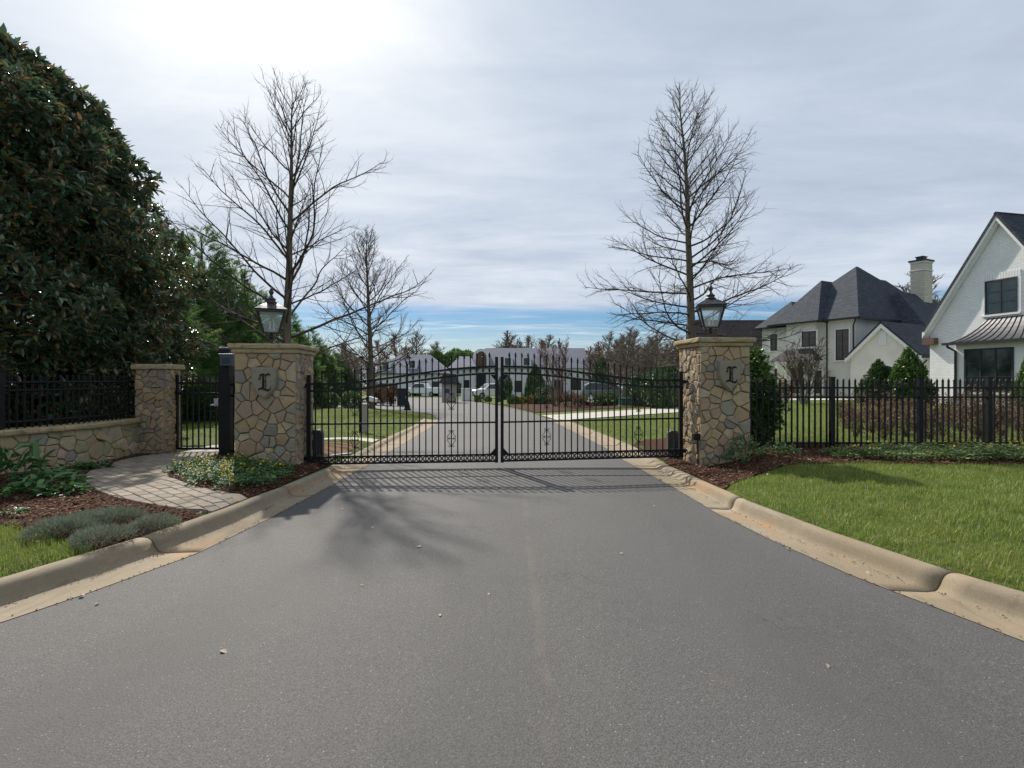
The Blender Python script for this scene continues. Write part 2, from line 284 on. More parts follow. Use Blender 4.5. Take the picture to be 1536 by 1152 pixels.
# ------------------------------------------------------------------ mesh helpers
def raw_obj(name, me, mat, parent=None):
    o = bpy.data.objects.new(name, me); col.objects.link(o)
    if mat is not None and not me.materials: me.materials.append(MATS[mat] if isinstance(mat, str) else mat)
    if parent: o.parent = parent
    return o
def np_mesh(name, V, Fc, smooth=False):
    V = np.ascontiguousarray(V, dtype=np.float32); Fc = np.ascontiguousarray(Fc, dtype=np.int32)
    me = bpy.data.meshes.new(name); k = Fc.shape[1]
    me.vertices.add(len(V)); me.vertices.foreach_set('co', V.ravel())
    me.loops.add(Fc.size); me.loops.foreach_set('vertex_index', Fc.ravel())
    me.polygons.add(len(Fc)); me.polygons.foreach_set('loop_start', np.arange(0, Fc.size, k, dtype=np.int32))
    me.update(calc_edges=True)
    if smooth: me.polygons.foreach_set('use_smooth', np.ones(len(Fc), dtype=bool))
    return me
def np_obj(name, V, Fc, mat, parent=None, smooth=False): return raw_obj(name, np_mesh(name, V, Fc, smooth), mat, parent)
class MB:
    def __init__(s): s.v = []; s.f = []
    def add(s, vs, fs):
        o = len(s.v); s.v += [tuple(p) for p in vs]; s.f += [tuple(i + o for i in f) for f in fs]; return s
    def box(s, x0, x1, y0, y1, z0, z1, M=None):
        vs = [(x, y, z) for z in (z0, z1) for y in (y0, y1) for x in (x0, x1)]
        if M is not None: vs = [M @ Vector(p) for p in vs]
        return s.add(vs, [(0, 2, 3, 1), (4, 5, 7, 6), (0, 1, 5, 4), (2, 6, 7, 3), (0, 4, 6, 2), (1, 3, 7, 5)])
    def tube(s, pts, rad, n=6, cap=True):
        pts = [Vector(p) for p in pts]; m = len(pts)
        if isinstance(rad, (int, float)): rad = [rad] * m
        vs = []; up = None
        for i in range(m):
            d = (pts[min(i + 1, m - 1)] - pts[max(i - 1, 0)]).normalized()
            if up is None:
                up = Vector((0, 0, 1)) if abs(d.z) < .9 else Vector((1, 0, 0))
            a = (up - d * up.dot(d)); a = a.normalized() if a.length > 1e-6 else d.orthogonal().normalized(); b = d.cross(a); up = a
            for k in range(n):
                t = 2 * math.pi * k / n; vs.append(pts[i] + (a * math.cos(t) + b * math.sin(t)) * rad[i])
        fs = [(i * n + k, i * n + (k + 1) % n, (i + 1) * n + (k + 1) % n, (i + 1) * n + k) for i in range(m - 1) for k in range(n)]
        if cap: fs += [tuple(range(n - 1, -1, -1)), tuple((m - 1) * n + k for k in range(n))]
        return s.add(vs, fs)
    def lathe(s, prof, n=12, c=(0, 0, 0), rot=0, sq=False):
        vs = []
        for r, z in prof:
            for k in range(n):
                t = 2 * math.pi * k / n + rot; vs.append((c[0] + r * math.cos(t), c[1] + r * math.sin(t), c[2] + z))
        m = len(prof)
        fs = [(i * n + k, i * n + (k + 1) % n, (i + 1) * n + (k + 1) % n, (i + 1) * n + k) for i in range(m - 1) for k in range(n)]
        fs += [tuple(range(n - 1, -1, -1)), tuple((m - 1) * n + k for k in range(n))]
        return s.add(vs, fs)
    def prism(s, poly, axis, a, b):      # poly in the plane normal to axis, extruded a..b
        n = len(poly)
        def pt(p, t): return {'x': (t, p[0], p[1]), 'y': (p[0], t, p[1]), 'z': (p[0], p[1], t)}[axis]
        vs = [pt(p, a) for p in poly] + [pt(p, b) for p in poly]
        return s.add(vs, [tuple(range(n)), tuple(range(2 * n - 1, n - 1, -1))] + [(i, i + n, (i + 1) % n + n, (i + 1) % n) for i in range(n)])
    def poly(s, pts): return s.add(pts, [tuple(range(len(pts)))])
    def slab(s, pts, t):                 # polygon sheet with thickness t along its normal (downwards)
        pts = [Vector(p) for p in pts]; nn = (pts[1] - pts[0]).cross(pts[2] - pts[0]).normalized()
        if nn.z < 0: nn = -nn
        n = len(pts); vs = pts + [p - nn * t for p in pts]
        return s.add(vs, [tuple(range(n)), tuple(range(2 * n - 1, n - 1, -1))] + [(i, i + n, (i + 1) % n + n, (i + 1) % n) for i in range(n)])
    def mesh(s, name, smooth=False, fix=True):
        me = bpy.data.meshes.new(name); me.from_pydata(s.v, [], s.f)
        if fix:
            import bmesh
            bm = bmesh.new(); bm.from_mesh(me); bmesh.ops.recalc_face_normals(bm, faces=bm.faces); bm.to_mesh(me); bm.free()
        if smooth: me.polygons.foreach_set('use_smooth', np.ones(len(me.polygons), dtype=bool))
        return me
    def build(s, name, mat, parent=None, smooth=False, bevel=0, fix=True):
        o = raw_obj(name, s.mesh(name, smooth, fix), mat, parent)
        if bevel:
            b = o.modifiers.new('bevel', 'BEVEL'); b.width = bevel; b.segments = 2; b.limit_method = 'ANGLE'; b.angle_limit = R(40)
        return o
def tag(o, label=None, cat=None, group=None, kind=None):
    for k, v in (('label', label), ('category', cat), ('group', group), ('kind', kind)):
        if v: o[k] = v
    return o
def empty(name, loc=(0, 0, 0), rz=0, label=None, cat=None, group=None, kind=None):
    o = bpy.data.objects.new(name, None); col.objects.link(o); o.location = loc; o.rotation_euler = (0, 0, rz); o.empty_display_size = .2
    return tag(o, label, cat, group, kind)
def copy_tree(o, parent=None, loc=None, rz=None, s=None, label=None, group=None):
    c = o.copy(); col.objects.link(c); c.parent = parent
    if loc is not None: c.location = loc
    if rz is not None: c.rotation_euler = (0, 0, rz)
    if s is not None: c.scale = s if isinstance(s, tuple) else (s, s, s)
    if label: c['label'] = label
    if group: c['group'] = group
    for ch in o.children: copy_tree(ch, c)
    return c
def interp(tab):
    ys = [p[0] for p in tab]; xs = [p[1] for p in tab]
    return lambda y: float(np.interp(y, ys, xs))
def rotm(yaw, tilt, roll=None):
    n = len(yaw); cy, sy, ct, st = np.cos(yaw), np.sin(yaw), np.cos(tilt), np.sin(tilt)
    Z = np.zeros(n); O = np.ones(n)
    Rz = np.stack([np.stack([cy, -sy, Z], 1), np.stack([sy, cy, Z], 1), np.stack([Z, Z, O], 1)], 1)
    Rx = np.stack([np.stack([O, Z, Z], 1), np.stack([Z, ct, -st], 1), np.stack([Z, st, ct], 1)], 1)
    M = Rz @ Rx
    if roll is not None:
        cr, sr = np.cos(roll), np.sin(roll)
        Ry = np.stack([np.stack([cr, Z, sr], 1), np.stack([Z, O, Z], 1), np.stack([-sr, Z, cr], 1)], 1)
        M = M @ Ry
    return M
def frame_to(dirs, roll):
    """rotation matrices taking local +Y to dirs (n,3), random roll about it"""
    y = dirs / np.linalg.norm(dirs, axis=1, keepdims=True)
    ref = np.where(np.abs(y[:, 2:3]) > .95, np.array([[1., 0, 0]]), np.array([[0, 0, 1.]]))
    x = np.cross(y, ref); x /= np.linalg.norm(x, axis=1, keepdims=True); z = np.cross(x, y)
    c, s_ = np.cos(roll)[:, None], np.sin(roll)[:, None]
    x2 = x * c + z * s_; z2 = z * c - x * s_
    return np.stack([x2, y, z2], 2)
def scatter(tv, tf, pos, M, sc):
    n = len(pos); tv = np.asarray(tv, float); tf = np.asarray(tf)
    sc = np.asarray(sc, float); sc = sc[:, None, None] if sc.ndim == 1 else sc[:, None, :]
    V = (tv[None] * sc) @ np.transpose(M, (0, 2, 1)) + pos[:, None, :]
    Fc = tf[None] + (np.arange(n) * len(tv))[:, None, None]
    return V.reshape(-1, 3), Fc.reshape(-1, tf.shape[1])
def join_np(parts):
    V = []; Fc = []; o = 0
    for v, f in parts: V.append(v); Fc.append(f + o); o += len(v)
    return np.concatenate(V), np.concatenate(Fc)
def PX(u, Y): return (u - CU) / F * Y
def PZ(v, Y): return CAMH - (v - HV) / F * Y
def GP(u, v, z):                         # pixel on a level at height z
    Y = (CAMH - z) * F / (v - HV); return (PX(u, Y), Y)
def inpoly(P, poly):
    x, y = P[:, 0], P[:, 1]; r = np.zeros(len(P), bool); n = len(poly); j = n - 1
    for i in range(n):
        xi, yi = poly[i]; xj, yj = poly[j]
        c = ((yi > y) != (yj > y)) & (x < (xj - xi) * (y - yi) / ((yj - yi) or 1e-9) + xi); r ^= c; j = i
    return r
def smooth_closed(pts, it=2):
    for _ in range(it):
        q = []
        for i in range(len(pts)):
            a = pts[i]; b = pts[(i + 1) % len(pts)]
            q += [(a[0] * .75 + b[0] * .25, a[1] * .75 + b[1] * .25), (a[0] * .25 + b[0] * .75, a[1] * .25 + b[1] * .75)]
        pts = q
    return pts
def clip_half(poly, nx, ny, d):          # keep nx*x+ny*y <= d
    out = []
    for i in range(len(poly)):
        a = poly[i]; b = poly[(i + 1) % len(poly)]; da = nx * a[0] + ny * a[1] - d; db = nx * b[0] + ny * b[1] - d
        if da <= 0: out.append(a)
        if (da < 0 < db) or (db < 0 < da):
            t = da / (da - db); out.append((a[0] + (b[0] - a[0]) * t, a[1] + (b[1] - a[1]) * t))
    return out
def area(p): return .5 * sum(p[i][0] * p[(i + 1) % len(p)][1] - p[(i + 1) % len(p)][0] * p[i][1] for i in range(len(p)))
def sstep(a, b, x):
    t = min(max((x - a) / (b - a), 0), 1); return t * t * (3 - 2 * t)

# ------------------------------------------------------------------ terrain
aL = interp([(-1, -14), (0, -9), (.5, -6.4), (1.5, -4.7), (2.4, -3.75), (3.23, -3.14), (3.65, -2.97), (4.5, -2.70), (5.6, -2.60), (7.45, -2.53), (9, -2.50), (12, -2.55), (19.3, -2.76), (22, -3.1)])
kL = interp([(-1, -15), (0, -9.8), (.5, -7.2), (1.5, -5.3), (2.4, -4.32), (3.23, -3.70), (3.65, -3.53), (4.57, -3.24), (5.55, -3.06), (6.56, -2.98), (8, -3.0), (9, -3.06), (12, -3.12), (17.8, -3.30), (22, -3.7)])
aR = interp([(-1, 13), (0, 8), (.5, 5.7), (1.5, 4.0), (2.4, 3.2), (3.0, 2.92), (3.46, 2.77), (3.99, 2.59), (4.86, 2.41), (5.87, 2.28), (7.55, 2.20), (9.7, 2.05), (11.7, 2.05), (18.4, 1.70), (22.4, 1.47)])
kR = interp([(-1, 14), (0, 8.8), (.5, 6.4), (1.5, 4.6), (2.4, 3.78), (3.41, 3.30), (3.73, 3.16), (4.73, 2.88), (5.95, 2.66), (7.5, 2.64), (9.4, 2.66), (11.66, 2.62), (18.4, 2.26), (22.4, 2.0)])
def base(y): return -.016 * max(0., y - 10)
ktop = interp([(-5, .13), (6.3, .13), (8.0, .075), (8.8, .035), (9.6, .035), (12, .075), (19, .06), (24, .0)])
def gz(x, y):
    k = ktop(y); b = base(y)
    if x < kL(y):
        d = kL(y) - x; z = k - .024 * (1 - sstep(0, .14, d)) * (1 - sstep(20, 24, y))
        if y < 30:
            near = 1 - sstep(10, 15, y); z += near * (.03 * sstep(.2, 1.5, d) * (1 if y > 5 else 0))
            z += near * sstep(6.0, 8.6, y) * .10 * math.exp(-((x + 3.85) / .7) ** 2)      # bed mounded round the pillar
            z = max(z, .09 * sstep(.2, 1.5, d) * (1 - sstep(20, 24, y)))
        return b + z
    if x > kR(y):
        d = x - kR(y); z = k - .024 * (1 - sstep(0, .14, d)) * (1 - sstep(20, 24, y)) + (.085 * sstep(.2, 2.6, d) + .0) * (1 - sstep(11, 20, y))
        z = max(z, (.13 + .085) * sstep(.1, 1.6, d) * (1 - sstep(10, 17, y)))
        if x > 9 and y > 10: z += .5 * sstep(9, 16, x) * sstep(10, 22, y) * (1 - sstep(60, 90, y))
        return b + z
    return b - .09 * (1 - sstep(16, 24, y))
rows = list(np.arange(-12, 2, 1.0)) + list(np.arange(2, 12.01, .2)) + list(np.arange(12.5, 26, .5)) + list(np.arange(27, 60, 2)) + [60, 66, 75, 90, 110, 140, 180, 240, 340, 500, 800]
ds = [0, .04, .12, .25, .4, .6, .85, 1.15, 1.5, 1.9, 2.4, 3, 3.7, 4.5, 5.5, 7, 9, 11, 13.5, 16, 19, 23, 28, 36, 50, 80, 140, 300, 700]
V = []; nc = 0
for y in rows:
    l, r = kL(y), kR(y)
    xs = [l - d for d in reversed(ds)] + [l + .015, l + (r - l) * .3, l + (r - l) * .7, r - .015] + [r + d for d in ds]
    nc = len(xs)
    for i, x in enumerate(xs):
        xx = x - 1e-4 if i < len(ds) else (x + 1e-4 if i >= len(ds) + 4 else x)
        V.append((x, y, gz(xx, y)))
V = np.array(V); idx = np.arange(len(rows) * nc).reshape(len(rows), nc)
Fc = np.stack([idx[:-1, :-1], idx[:-1, 1:], idx[1:, 1:], idx[1:, :-1]], 2).reshape(-1, 4)
tag(np_obj('ground', V, Fc, 'grass_ground', smooth=True), 'green lawn ground on both sides of the drive', 'lawn', kind='structure')

# road sheet
RY = list(np.arange(-12, -1, 1.)) + list(np.arange(-1, 12.01, .25)) + list(np.arange(12.5, 22.5, .5))
L = [(aL(y) if y > -1 else -60, y) for y in RY]; Rr = [(aR(y) if y > -1 else 60, y) for y in RY]
L += [(-3.9, 25.6), (-6.8, 30.5), (-12, 35.5), (-24, 41), (-40, 46)]
Rr += [(.95, 26.8), (-.4, 34), (-2.4, 44), (-5, 55), (-9, 66)]
V = []; Fc = []; m = 9
for (lx, ly), (rx, ry) in zip(L, Rr):
    for k in range(m):
        t = k / (m - 1); x = lx + (rx - lx) * t; y = ly + (ry - ly) * t
        crown = .012 * (1 - (2 * t - 1) ** 2)
        V.append((x, y, base(y) + (crown if y < 20 else .012) + .012 * sstep(20, 26, y)))
for i in range(len(L) - 1):
    for k in range(m - 1): Fc.append((i * m + k, i * m + k + 1, (i + 1) * m + k + 1, (i + 1) * m + k))
tag(np_obj('road', V, Fc, 'asphalt', smooth=True), 'grey asphalt road running through the gate', 'road', kind='structure')

# rolled kerbs with gutter pans, cut at their joints
PROF = [(0, .004), (.06, .002), (.5, -.006), (.615, .000), (.655, .012), (.695, .043), (.725, .080), (.76, .107), (.805, .123), (.86, .130), (.925, .130), (.975, .127), (1.0, .12), (1.0, -.15)]
def kerb(side, label, joints, y0, y1):
    A, K = (aL, kL) if side < 0 else (aR, kR)
    root = empty('kerb', (0, 0, 0), 0, label, 'kerb', kind='structure')
    js = [y0] + joints + [y1]
    for a, b in zip(js[:-1], js[1:]):
        a += .008; b -= .008; n = max(3, int((b - a) / .14)); V = []; Fc = []
        for i in range(n + 1):
            y = a + (b - a) * i / n; s = max(ktop(y), .012) / .13
            for t, z in PROF:
                if y > 11: s = max(ktop(y), .02) / .13
                V.append((A(y) + (K(y) - A(y)) * t, y, base(y) + (z * s if z > .01 else z)))
        k = len(PROF)
        for i in range(n):
            for j in range(k - 1): Fc.append((i * k + j, i * k + j + 1, (i + 1) * k + j + 1, (i + 1) * k + j))
        mb = MB(); mb.v = V; mb.f = Fc + [tuple(range(k)), tuple(n * k + j for j in reversed(range(k)))]
        o = mb.build('kerb_segment', 'concrete', root, smooth=False)
        me = o.data; me.polygons.foreach_set('use_smooth', np.array([len(p.vertices) == 4 for p in me.polygons]))
kerb(-1, 'tan concrete kerb and gutter curving along the paved footpath side', [1.8, 4.55, 6.75, 9.3, 12.3, 15.3, 18.3], -1, 22)
kerb(1, 'tan concrete kerb and gutter curving along the open front lawn', [1.6, 3.72, 6.05, 9.0, 12, 15, 18], -1, 22)

def patch(name, poly, step, mat, off, kind='structure', label=None, cat=None, jitter=0):
    q = []
    for a_, b_ in zip(poly, list(poly[1:]) + [poly[0]]):
        n_ = max(1, int(math.hypot(b_[0] - a_[0], b_[1] - a_[1]) / max(.12, step * .5)))
        q += [(a_[0] + (b_[0] - a_[0]) * k / n_, a_[1] + (b_[1] - a_[1]) * k / n_) for k in range(n_)]
    poly = q
    if area(poly) < 0: poly = poly[::-1]
    P = np.array(poly); x0, y0 = P.min(0); x1, y1 = P.max(0)
    gx, gy = np.meshgrid(np.arange(x0, x1, step), np.arange(y0, y1, step)); G = np.stack([gx.ravel(), gy.ravel()], 1)
    G += np.random.uniform(-.2, .2, G.shape) * step; G = G[inpoly(G, poly)]
    pts = [Vector(p) for p in poly] + [Vector(p) for p in G]; n = len(poly)
    v, e, f, *_ = delaunay_2d_cdt(pts, [(i, (i + 1) % n) for i in range(n)], [list(range(n))], 1, 1e-5)
    mb = MB(); mb.v = [(p.x, p.y, gz(p.x, p.y) + off + random.uniform(-jitter, jitter)) for p in v]; mb.f = [tuple(t) for t in f]
    o = mb.build(name, mat, smooth=True)
    if label: tag(o, label, cat)
    return tag(o, kind=kind)

# mulch beds
path_left = [(-6.33, 9.85), (-6.66, 9.35), (-6.58, 8.7), (-6.40, 8.19), (-6.05, 7.45), (-5.48, 6.76), (-4.80, 6.1), (-4.10, 5.67), (-3.42, 5.42), (-3.05, 5.42)]
path_right = [(-2.985, 6.05), (-3.30, 6.18), (-3.85, 6.42), (-4.55, 7.0), (-4.92, 7.5), (-5.16, 8.1), (-5.36, 8.9), (-5.42, 9.85)]
def kb(side, y): return (kL(y) - .004 if side < 0 else kR(y) + .004, y)
bedA = [(-7.6, 6.2), (-7.1, 8.2), (-6.95, 9.7), (-6.2, 9.95)] + path_left[1:-1] + [kb(-1, y) for y in (5.3, 5.0, 4.7, 4.4, 4.25)] + [(-4.3, 4.72), (-4.9, 4.95), (-5.6, 5.1), (-6.6, 5.4)]
bedB = [kb(-1, y) for y in (6.1, 6.5, 7, 7.5, 8, 8.5, 8.9)] + [(-3.35, 9.3), (-4.4, 9.5), (-5.35, 9.6)] + path_right[::-1][1:-1]
bedC = [kb(1, y) for y in (9.2, 8.4, 7.6, 7.0, 6.6)] + [(3.05, 7.1), (3.5, 7.55), (4.2, 7.85), (5.2, 7.95), (6.5, 7.85), (8, 7.75), (10, 7.7), (14, 7.8), (14, 10.6), (9, 10.6), (5, 10.5), (3.3, 10.0)]
patch('mulch_bed', bedA, .11, 'mulch_base', .022, label='brown bark mulch bed between stone wall and footpath', cat='mulch bed', jitter=.008)
patch('mulch_bed', bedB, .11, 'mulch_base', .022, label='brown bark mulch bed round the pillar beside the footpath', cat='mulch bed', jitter=.008)
patch('mulch_bed', bedC, .14, 'mulch_base', .022, label='brown bark mulch bed along the picket fence and pillar', cat='mulch bed', jitter=.008)
insL = [(-3.15, 9.2), (-3.2, 11.2), (-4.4, 11.3), (-5.2, 10.4), (-4.6, 9.3)]
insR = [(2.72, 9.4), (2.66, 11.6), (3.2, 12.6), (4.4, 12.4), (5.2, 11.0), (4.6, 10)]
patch('mulch_bed', insL, .3, 'red_clay', .012, label='bare clay soil patch behind gate beside gate operator', cat='soil', jitter=.008)
patch('mulch_bed', insR, .3, 'mulch_base', .014, label='mulch patch behind gate at the foot of bare oak', cat='mulch bed', jitter=.008)
patch('footpath', [(-3.16, 11.9), (-3.18, 12.6), (-6.0, 12.7), (-6.4, 11.2), (-6.3, 10.0), (-5.4, 10.0), (-5.4, 11.2), (-5.0, 11.9)], .5, 'pale_concrete', .012, label='pale concrete footpath behind the walk gate', cat='path')
patch('driveway', [(2.0, 20.4), (5.5, 24.5), (9.2, 28.0), (16, 32), (24, 34), (24, 38), (15, 37), (10.0, 33.2), (5, 28.4), (1.35, 24.4)], 1.0, 'pale_concrete', .03, label='pale concrete driveway crossing the far lawn', cat='driveway')
patch('far_mulch', [(1.2, 27.2), (3, 29), (8, 34.2), (14, 38.5), (16, 44), (6, 43), (-1.6, 43), (.2, 34)], 1.0, 'mulch_base', .03, label='mulched shrub bed beyond the concrete driveway', cat='mulch bed')
patch('far_lawn', [(-1.3, 40), (-2.0, 43), (-4.6, 54), (-2, 56), (8, 52), (8, 43.5), (2, 41)], 1.5, 'grass_ground', .045, label='lawn in front of the far white house', cat='lawn')

def chips(name, poly, dens, label, size=(.012, .04), mat='mulch_chip', off=.022):
    P = np.array(poly); x0, y0 = P.min(0); x1, y1 = P.max(0); n = int((x1 - x0) * (y1 - y0) * dens)
    G = np.random.uniform((x0, y0), (x1, y1), (n, 2)); G = G[inpoly(G, poly)]; G = G[(np.abs(G[:, 0]) < G[:, 1] * 1.06 + .3)]; n = len(G)
    z = np.array([gz(a, b) for a, b in G]) + off + np.random.rand(n) * .012
    tv = [(-.5, -.22, 0), (.5, -.16, 0), (.46, .2, 0), (-.44, .24, 0), (-.4, -.1, .16), (.42, .05, .2)]
    tf = [(0, 1, 5), (0, 5, 4), (1, 2, 5), (2, 3, 4), (2, 4, 5), (3, 0, 4)]
    M = rotm(np.random.rand(n) * 6.28, np.random.normal(0, .35, n), np.random.normal(0, .35, n))
    s = np.random.uniform(*size, n) * (1 + (np.random.rand(n) < .08) * .9)
    V, Fc = scatter(tv, tf, np.column_stack([G, z]), M, s)
    return tag(np_obj(name, V, Fc, mat), label, 'mulch', kind='stuff')
chips('bark_chips', bedA, 1500, 'loose brown bark chips in bed by the stone wall')
chips('bark_chips', bedB, 1500, 'loose brown bark chips round the pansy bed')
chips('bark_chips', [kb(1, 9.2), kb(1, 8.4), kb(1, 7.6), kb(1, 6.6), (3.05, 7.1), (3.5, 7.55), (4.2, 7.85), (5.2, 7.95), (6.5, 7.85), (9.5, 7.7), (9.5, 10.4), (5, 10.4), (3.3, 9.9)], 700, 'loose brown bark chips along the picket fence', (.02, .05))

def gutter_litter(side, label):
    A, K = (aL, kL) if side < 0 else (aR, kR); rs_ = np.random.RandomState(4 + side); n = 420; y = rs_.uniform(2.6, 9, n); t = np.where(rs_.rand(n) < .5, rs_.normal(.0, .05, n), rs_.normal(.56, .05, n))
    x = np.array([A(b) + (K(b) - A(b)) * a_ for a_, b in zip(t, y)]); z = np.full(n, .006) + np.where(t < 0, .004, 0)
    V, Fc = scatter([(-.5, -.3, 0), (.5, -.25, 0), (.4, .3, 0), (-.4, .3, 0), (0, 0, .35)], [(0, 1, 4), (1, 2, 4), (2, 3, 4), (3, 0, 4)], np.column_stack([x, y, z]), rotm(rs_.rand(n) * 6.28, rs_.normal(0, .2, n)), rs_.uniform(.004, .018, n))
    tag(np_obj('gutter_litter', V, Fc, 'mulch_chip'), label, 'litter', kind='stuff')
gutter_litter(-1, 'scattered bark and grit in the gutter on the footpath side'); gutter_litter(1, 'scattered bark and grit in the gutter on the lawn side')
# grass blades
def blades(name, poly, dens, h, w, label, mat='grass_blade', fade=None, off=0):
    P = np.array(poly); x0, y0 = P.min(0); x1, y1 = P.max(0); n = int((x1 - x0) * (y1 - y0) * dens)
    G = np.random.uniform((x0, y0), (x1, y1), (n, 2)); G = G[inpoly(G, poly)]; G = G[(np.abs(G[:, 0]) < G[:, 1] * 1.05 + .4)]
    # thin patches
    q = np.sin(G[:, 0] * 3.1 + np.sin(G[:, 1] * 2.3) * 1.4) * np.sin(G[:, 1] * 2.7 + G[:, 0]) 
    G = G[np.random.rand(len(G)) < .82 + .18 * q]; n = len(G)
    z = np.array([gz(a, b) for a, b in G]) + off
    tv = [(-.5, 0, 0), (.5, 0, 0), (.36, .10, .55), (-.36, .10, .55), (0, .38, 1.0)]; tf = [(0, 1, 2), (0, 2, 3), (3, 2, 4)]
    M = rotm(np.random.rand(n) * 6.28, np.random.normal(0, .38, n))
    hh = h * np.random.uniform(.45, 1.25, n) * (1 + .25 * q[:n] if len(q) == n else 1 + .3 * np.sin(G[:, 0] * 5.3 + 2 * np.sin(G[:, 1] * 4.1)) * np.sin(G[:, 1] * 6.1)); ww = w * np.random.uniform(.7, 1.3, n)
    V, Fc = scatter(tv, tf, np.column_stack([G, z]), M, np.column_stack([ww, hh, hh]))
    return tag(np_obj(name, V, Fc, mat), label, 'grass', kind='stuff')
lawnR = [kb(1, y) for y in (2.6, 2.9, 3.2, 3.5, 3.8, 4.2, 4.6, 5, 5.4, 5.8, 6.2, 6.55)] + [(3.0, 7.05), (3.5, 7.5), (4.2, 7.8), (5.2, 7.92), (6.5, 7.8), (8, 7.72), (8.6, 7.7), (7.5, 5), (5.5, 2.6)]
blades('lawn_grass', lawnR, 3800, .052, .0052, 'mown green grass of the front lawn inside the kerb curve')
lawnL = [kb(-1, y) for y in (2.4, 2.8, 3.2, 3.5, 3.8, 4.1, 4.28)] + [(-4.3, 4.74), (-4.9, 4.97), (-5.6, 5.12), (-6.4, 5.3), (-6.4, 2.4)]
blades('lawn_grass', lawnL, 4200, .055, .005, 'mown green grass in the corner beside grey mounding plants')
blades('lawn_grass', [(-3.2, 12.7), (-3.35, 18), (-3.75, 21), (-4.2, 25), (-7, 30), (-14, 33), (-22, 27), (-14, 14), (-6.2, 12.8)], 230, .05, .012, 'green lawn behind the gate on the walk gate side', 'grass_blade_far')
blades('lawn_grass', [(-3.2, 11.3), (-3.2, 11.85), (-5, 11.85), (-5.3, 11.2), (-4.5, 11.3)], 500, .05, .009, 'strip of grass behind gate before the concrete footpath', 'grass_blade_far')
blades('lawn_grass', [(2.66, 12), (2.4, 17), (2.25, 20), (5.5, 24), (9.2, 27.6), (14, 30), (20, 22), (12, 10.7), (5.3, 10.8), (4.4, 12.4), (3.2, 12.7)], 230, .05, .012, 'green lawn behind the gate before the concrete driveway', 'grass_blade_far')
# ------------------------------------------------------------------ stonework
def stone_cells(w, h, size, rnd, vary=.55, aniso=1.0):
    """rubble mosaic: weighted cells of very mixed size, some split again, squared off at the edges"""
    seeds = []
    for _ in range(1200):
        r = size * (.34 + .62 * rnd.random() ** 1.5) * .5; p = (rnd.uniform(0, w), rnd.uniform(0, h)); k = rnd.choice((.75, 1, 1.35))
        if all(math.hypot((p[0] - q[0]) / max(k, q[3]) ** .5, (p[1] - q[1]) * max(k, q[3]) ** .5 if k > 1 else (p[1] - q[1])) > (r + q[2]) * .93 for q in seeds): seeds.append((p[0], p[1], r, k))
    cells = []
    for i, (x, y, r, k) in enumerate(seeds):
        poly = [(0, 0), (w, 0), (w, h), (0, h)]
        for j, (a, b, s, k2) in enumerate(seeds):
            if i == j: continue
            dx, dy = a - x, b - y; L2 = dx * dx + dy * dy
            if L2 > (size * 4) ** 2: continue
            t = min(.8, max(.2, .5 + (r * r - s * s) / (2 * L2))); ang = rnd.uniform(-.0, .0)
            poly = clip_half(poly, dx, dy, dx * (x + dx * t) + dy * (y + dy * t))
            if len(poly) < 3: break
        if len(poly) < 3 or abs(area(poly)) < .0009: continue
        if abs(area(poly)) > size * size * .55 and rnd.random() < .45:     # split a large one along a chord
            th = rnd.uniform(0, math.pi); nx, ny = math.cos(th), math.sin(th); cx = sum(q[0] for q in poly) / len(poly); cy = sum(q[1] for q in poly) / len(poly); d = nx * cx + ny * cy + rnd.uniform(-.02, .02)
            for q in (clip_half(poly, nx, ny, d), clip_half(poly, -nx, -ny, -d)):
                if len(q) >= 3 and abs(area(q)) > .001: cells.append(q)
        else: cells.append(poly)
    return cells
def inset(poly, d):
    n = len(poly); out = list(poly)
    for i in range(n):
        a = poly[i]; b = poly[(i + 1) % n]; ex, ey = b[0] - a[0], b[1] - a[1]; L_ = math.hypot(ex, ey)
        if L_ < 1e-6: continue
        nx, ny = ey / L_, -ex / L_                      # outward for ccw
        out = clip_half(out, nx, ny, nx * a[0] + ny * a[1] - d)
        if len(out) < 3: return []
    return out
def dedupe(p, eps=.012):
    q = []
    for a in p:
        if not q or math.hypot(a[0] - q[-1][0], a[1] - q[-1][1]) > eps: q.append(a)
    if len(q) > 1 and math.hypot(q[0][0] - q[-1][0], q[0][1] - q[-1][1]) <= eps: q.pop()
    return q
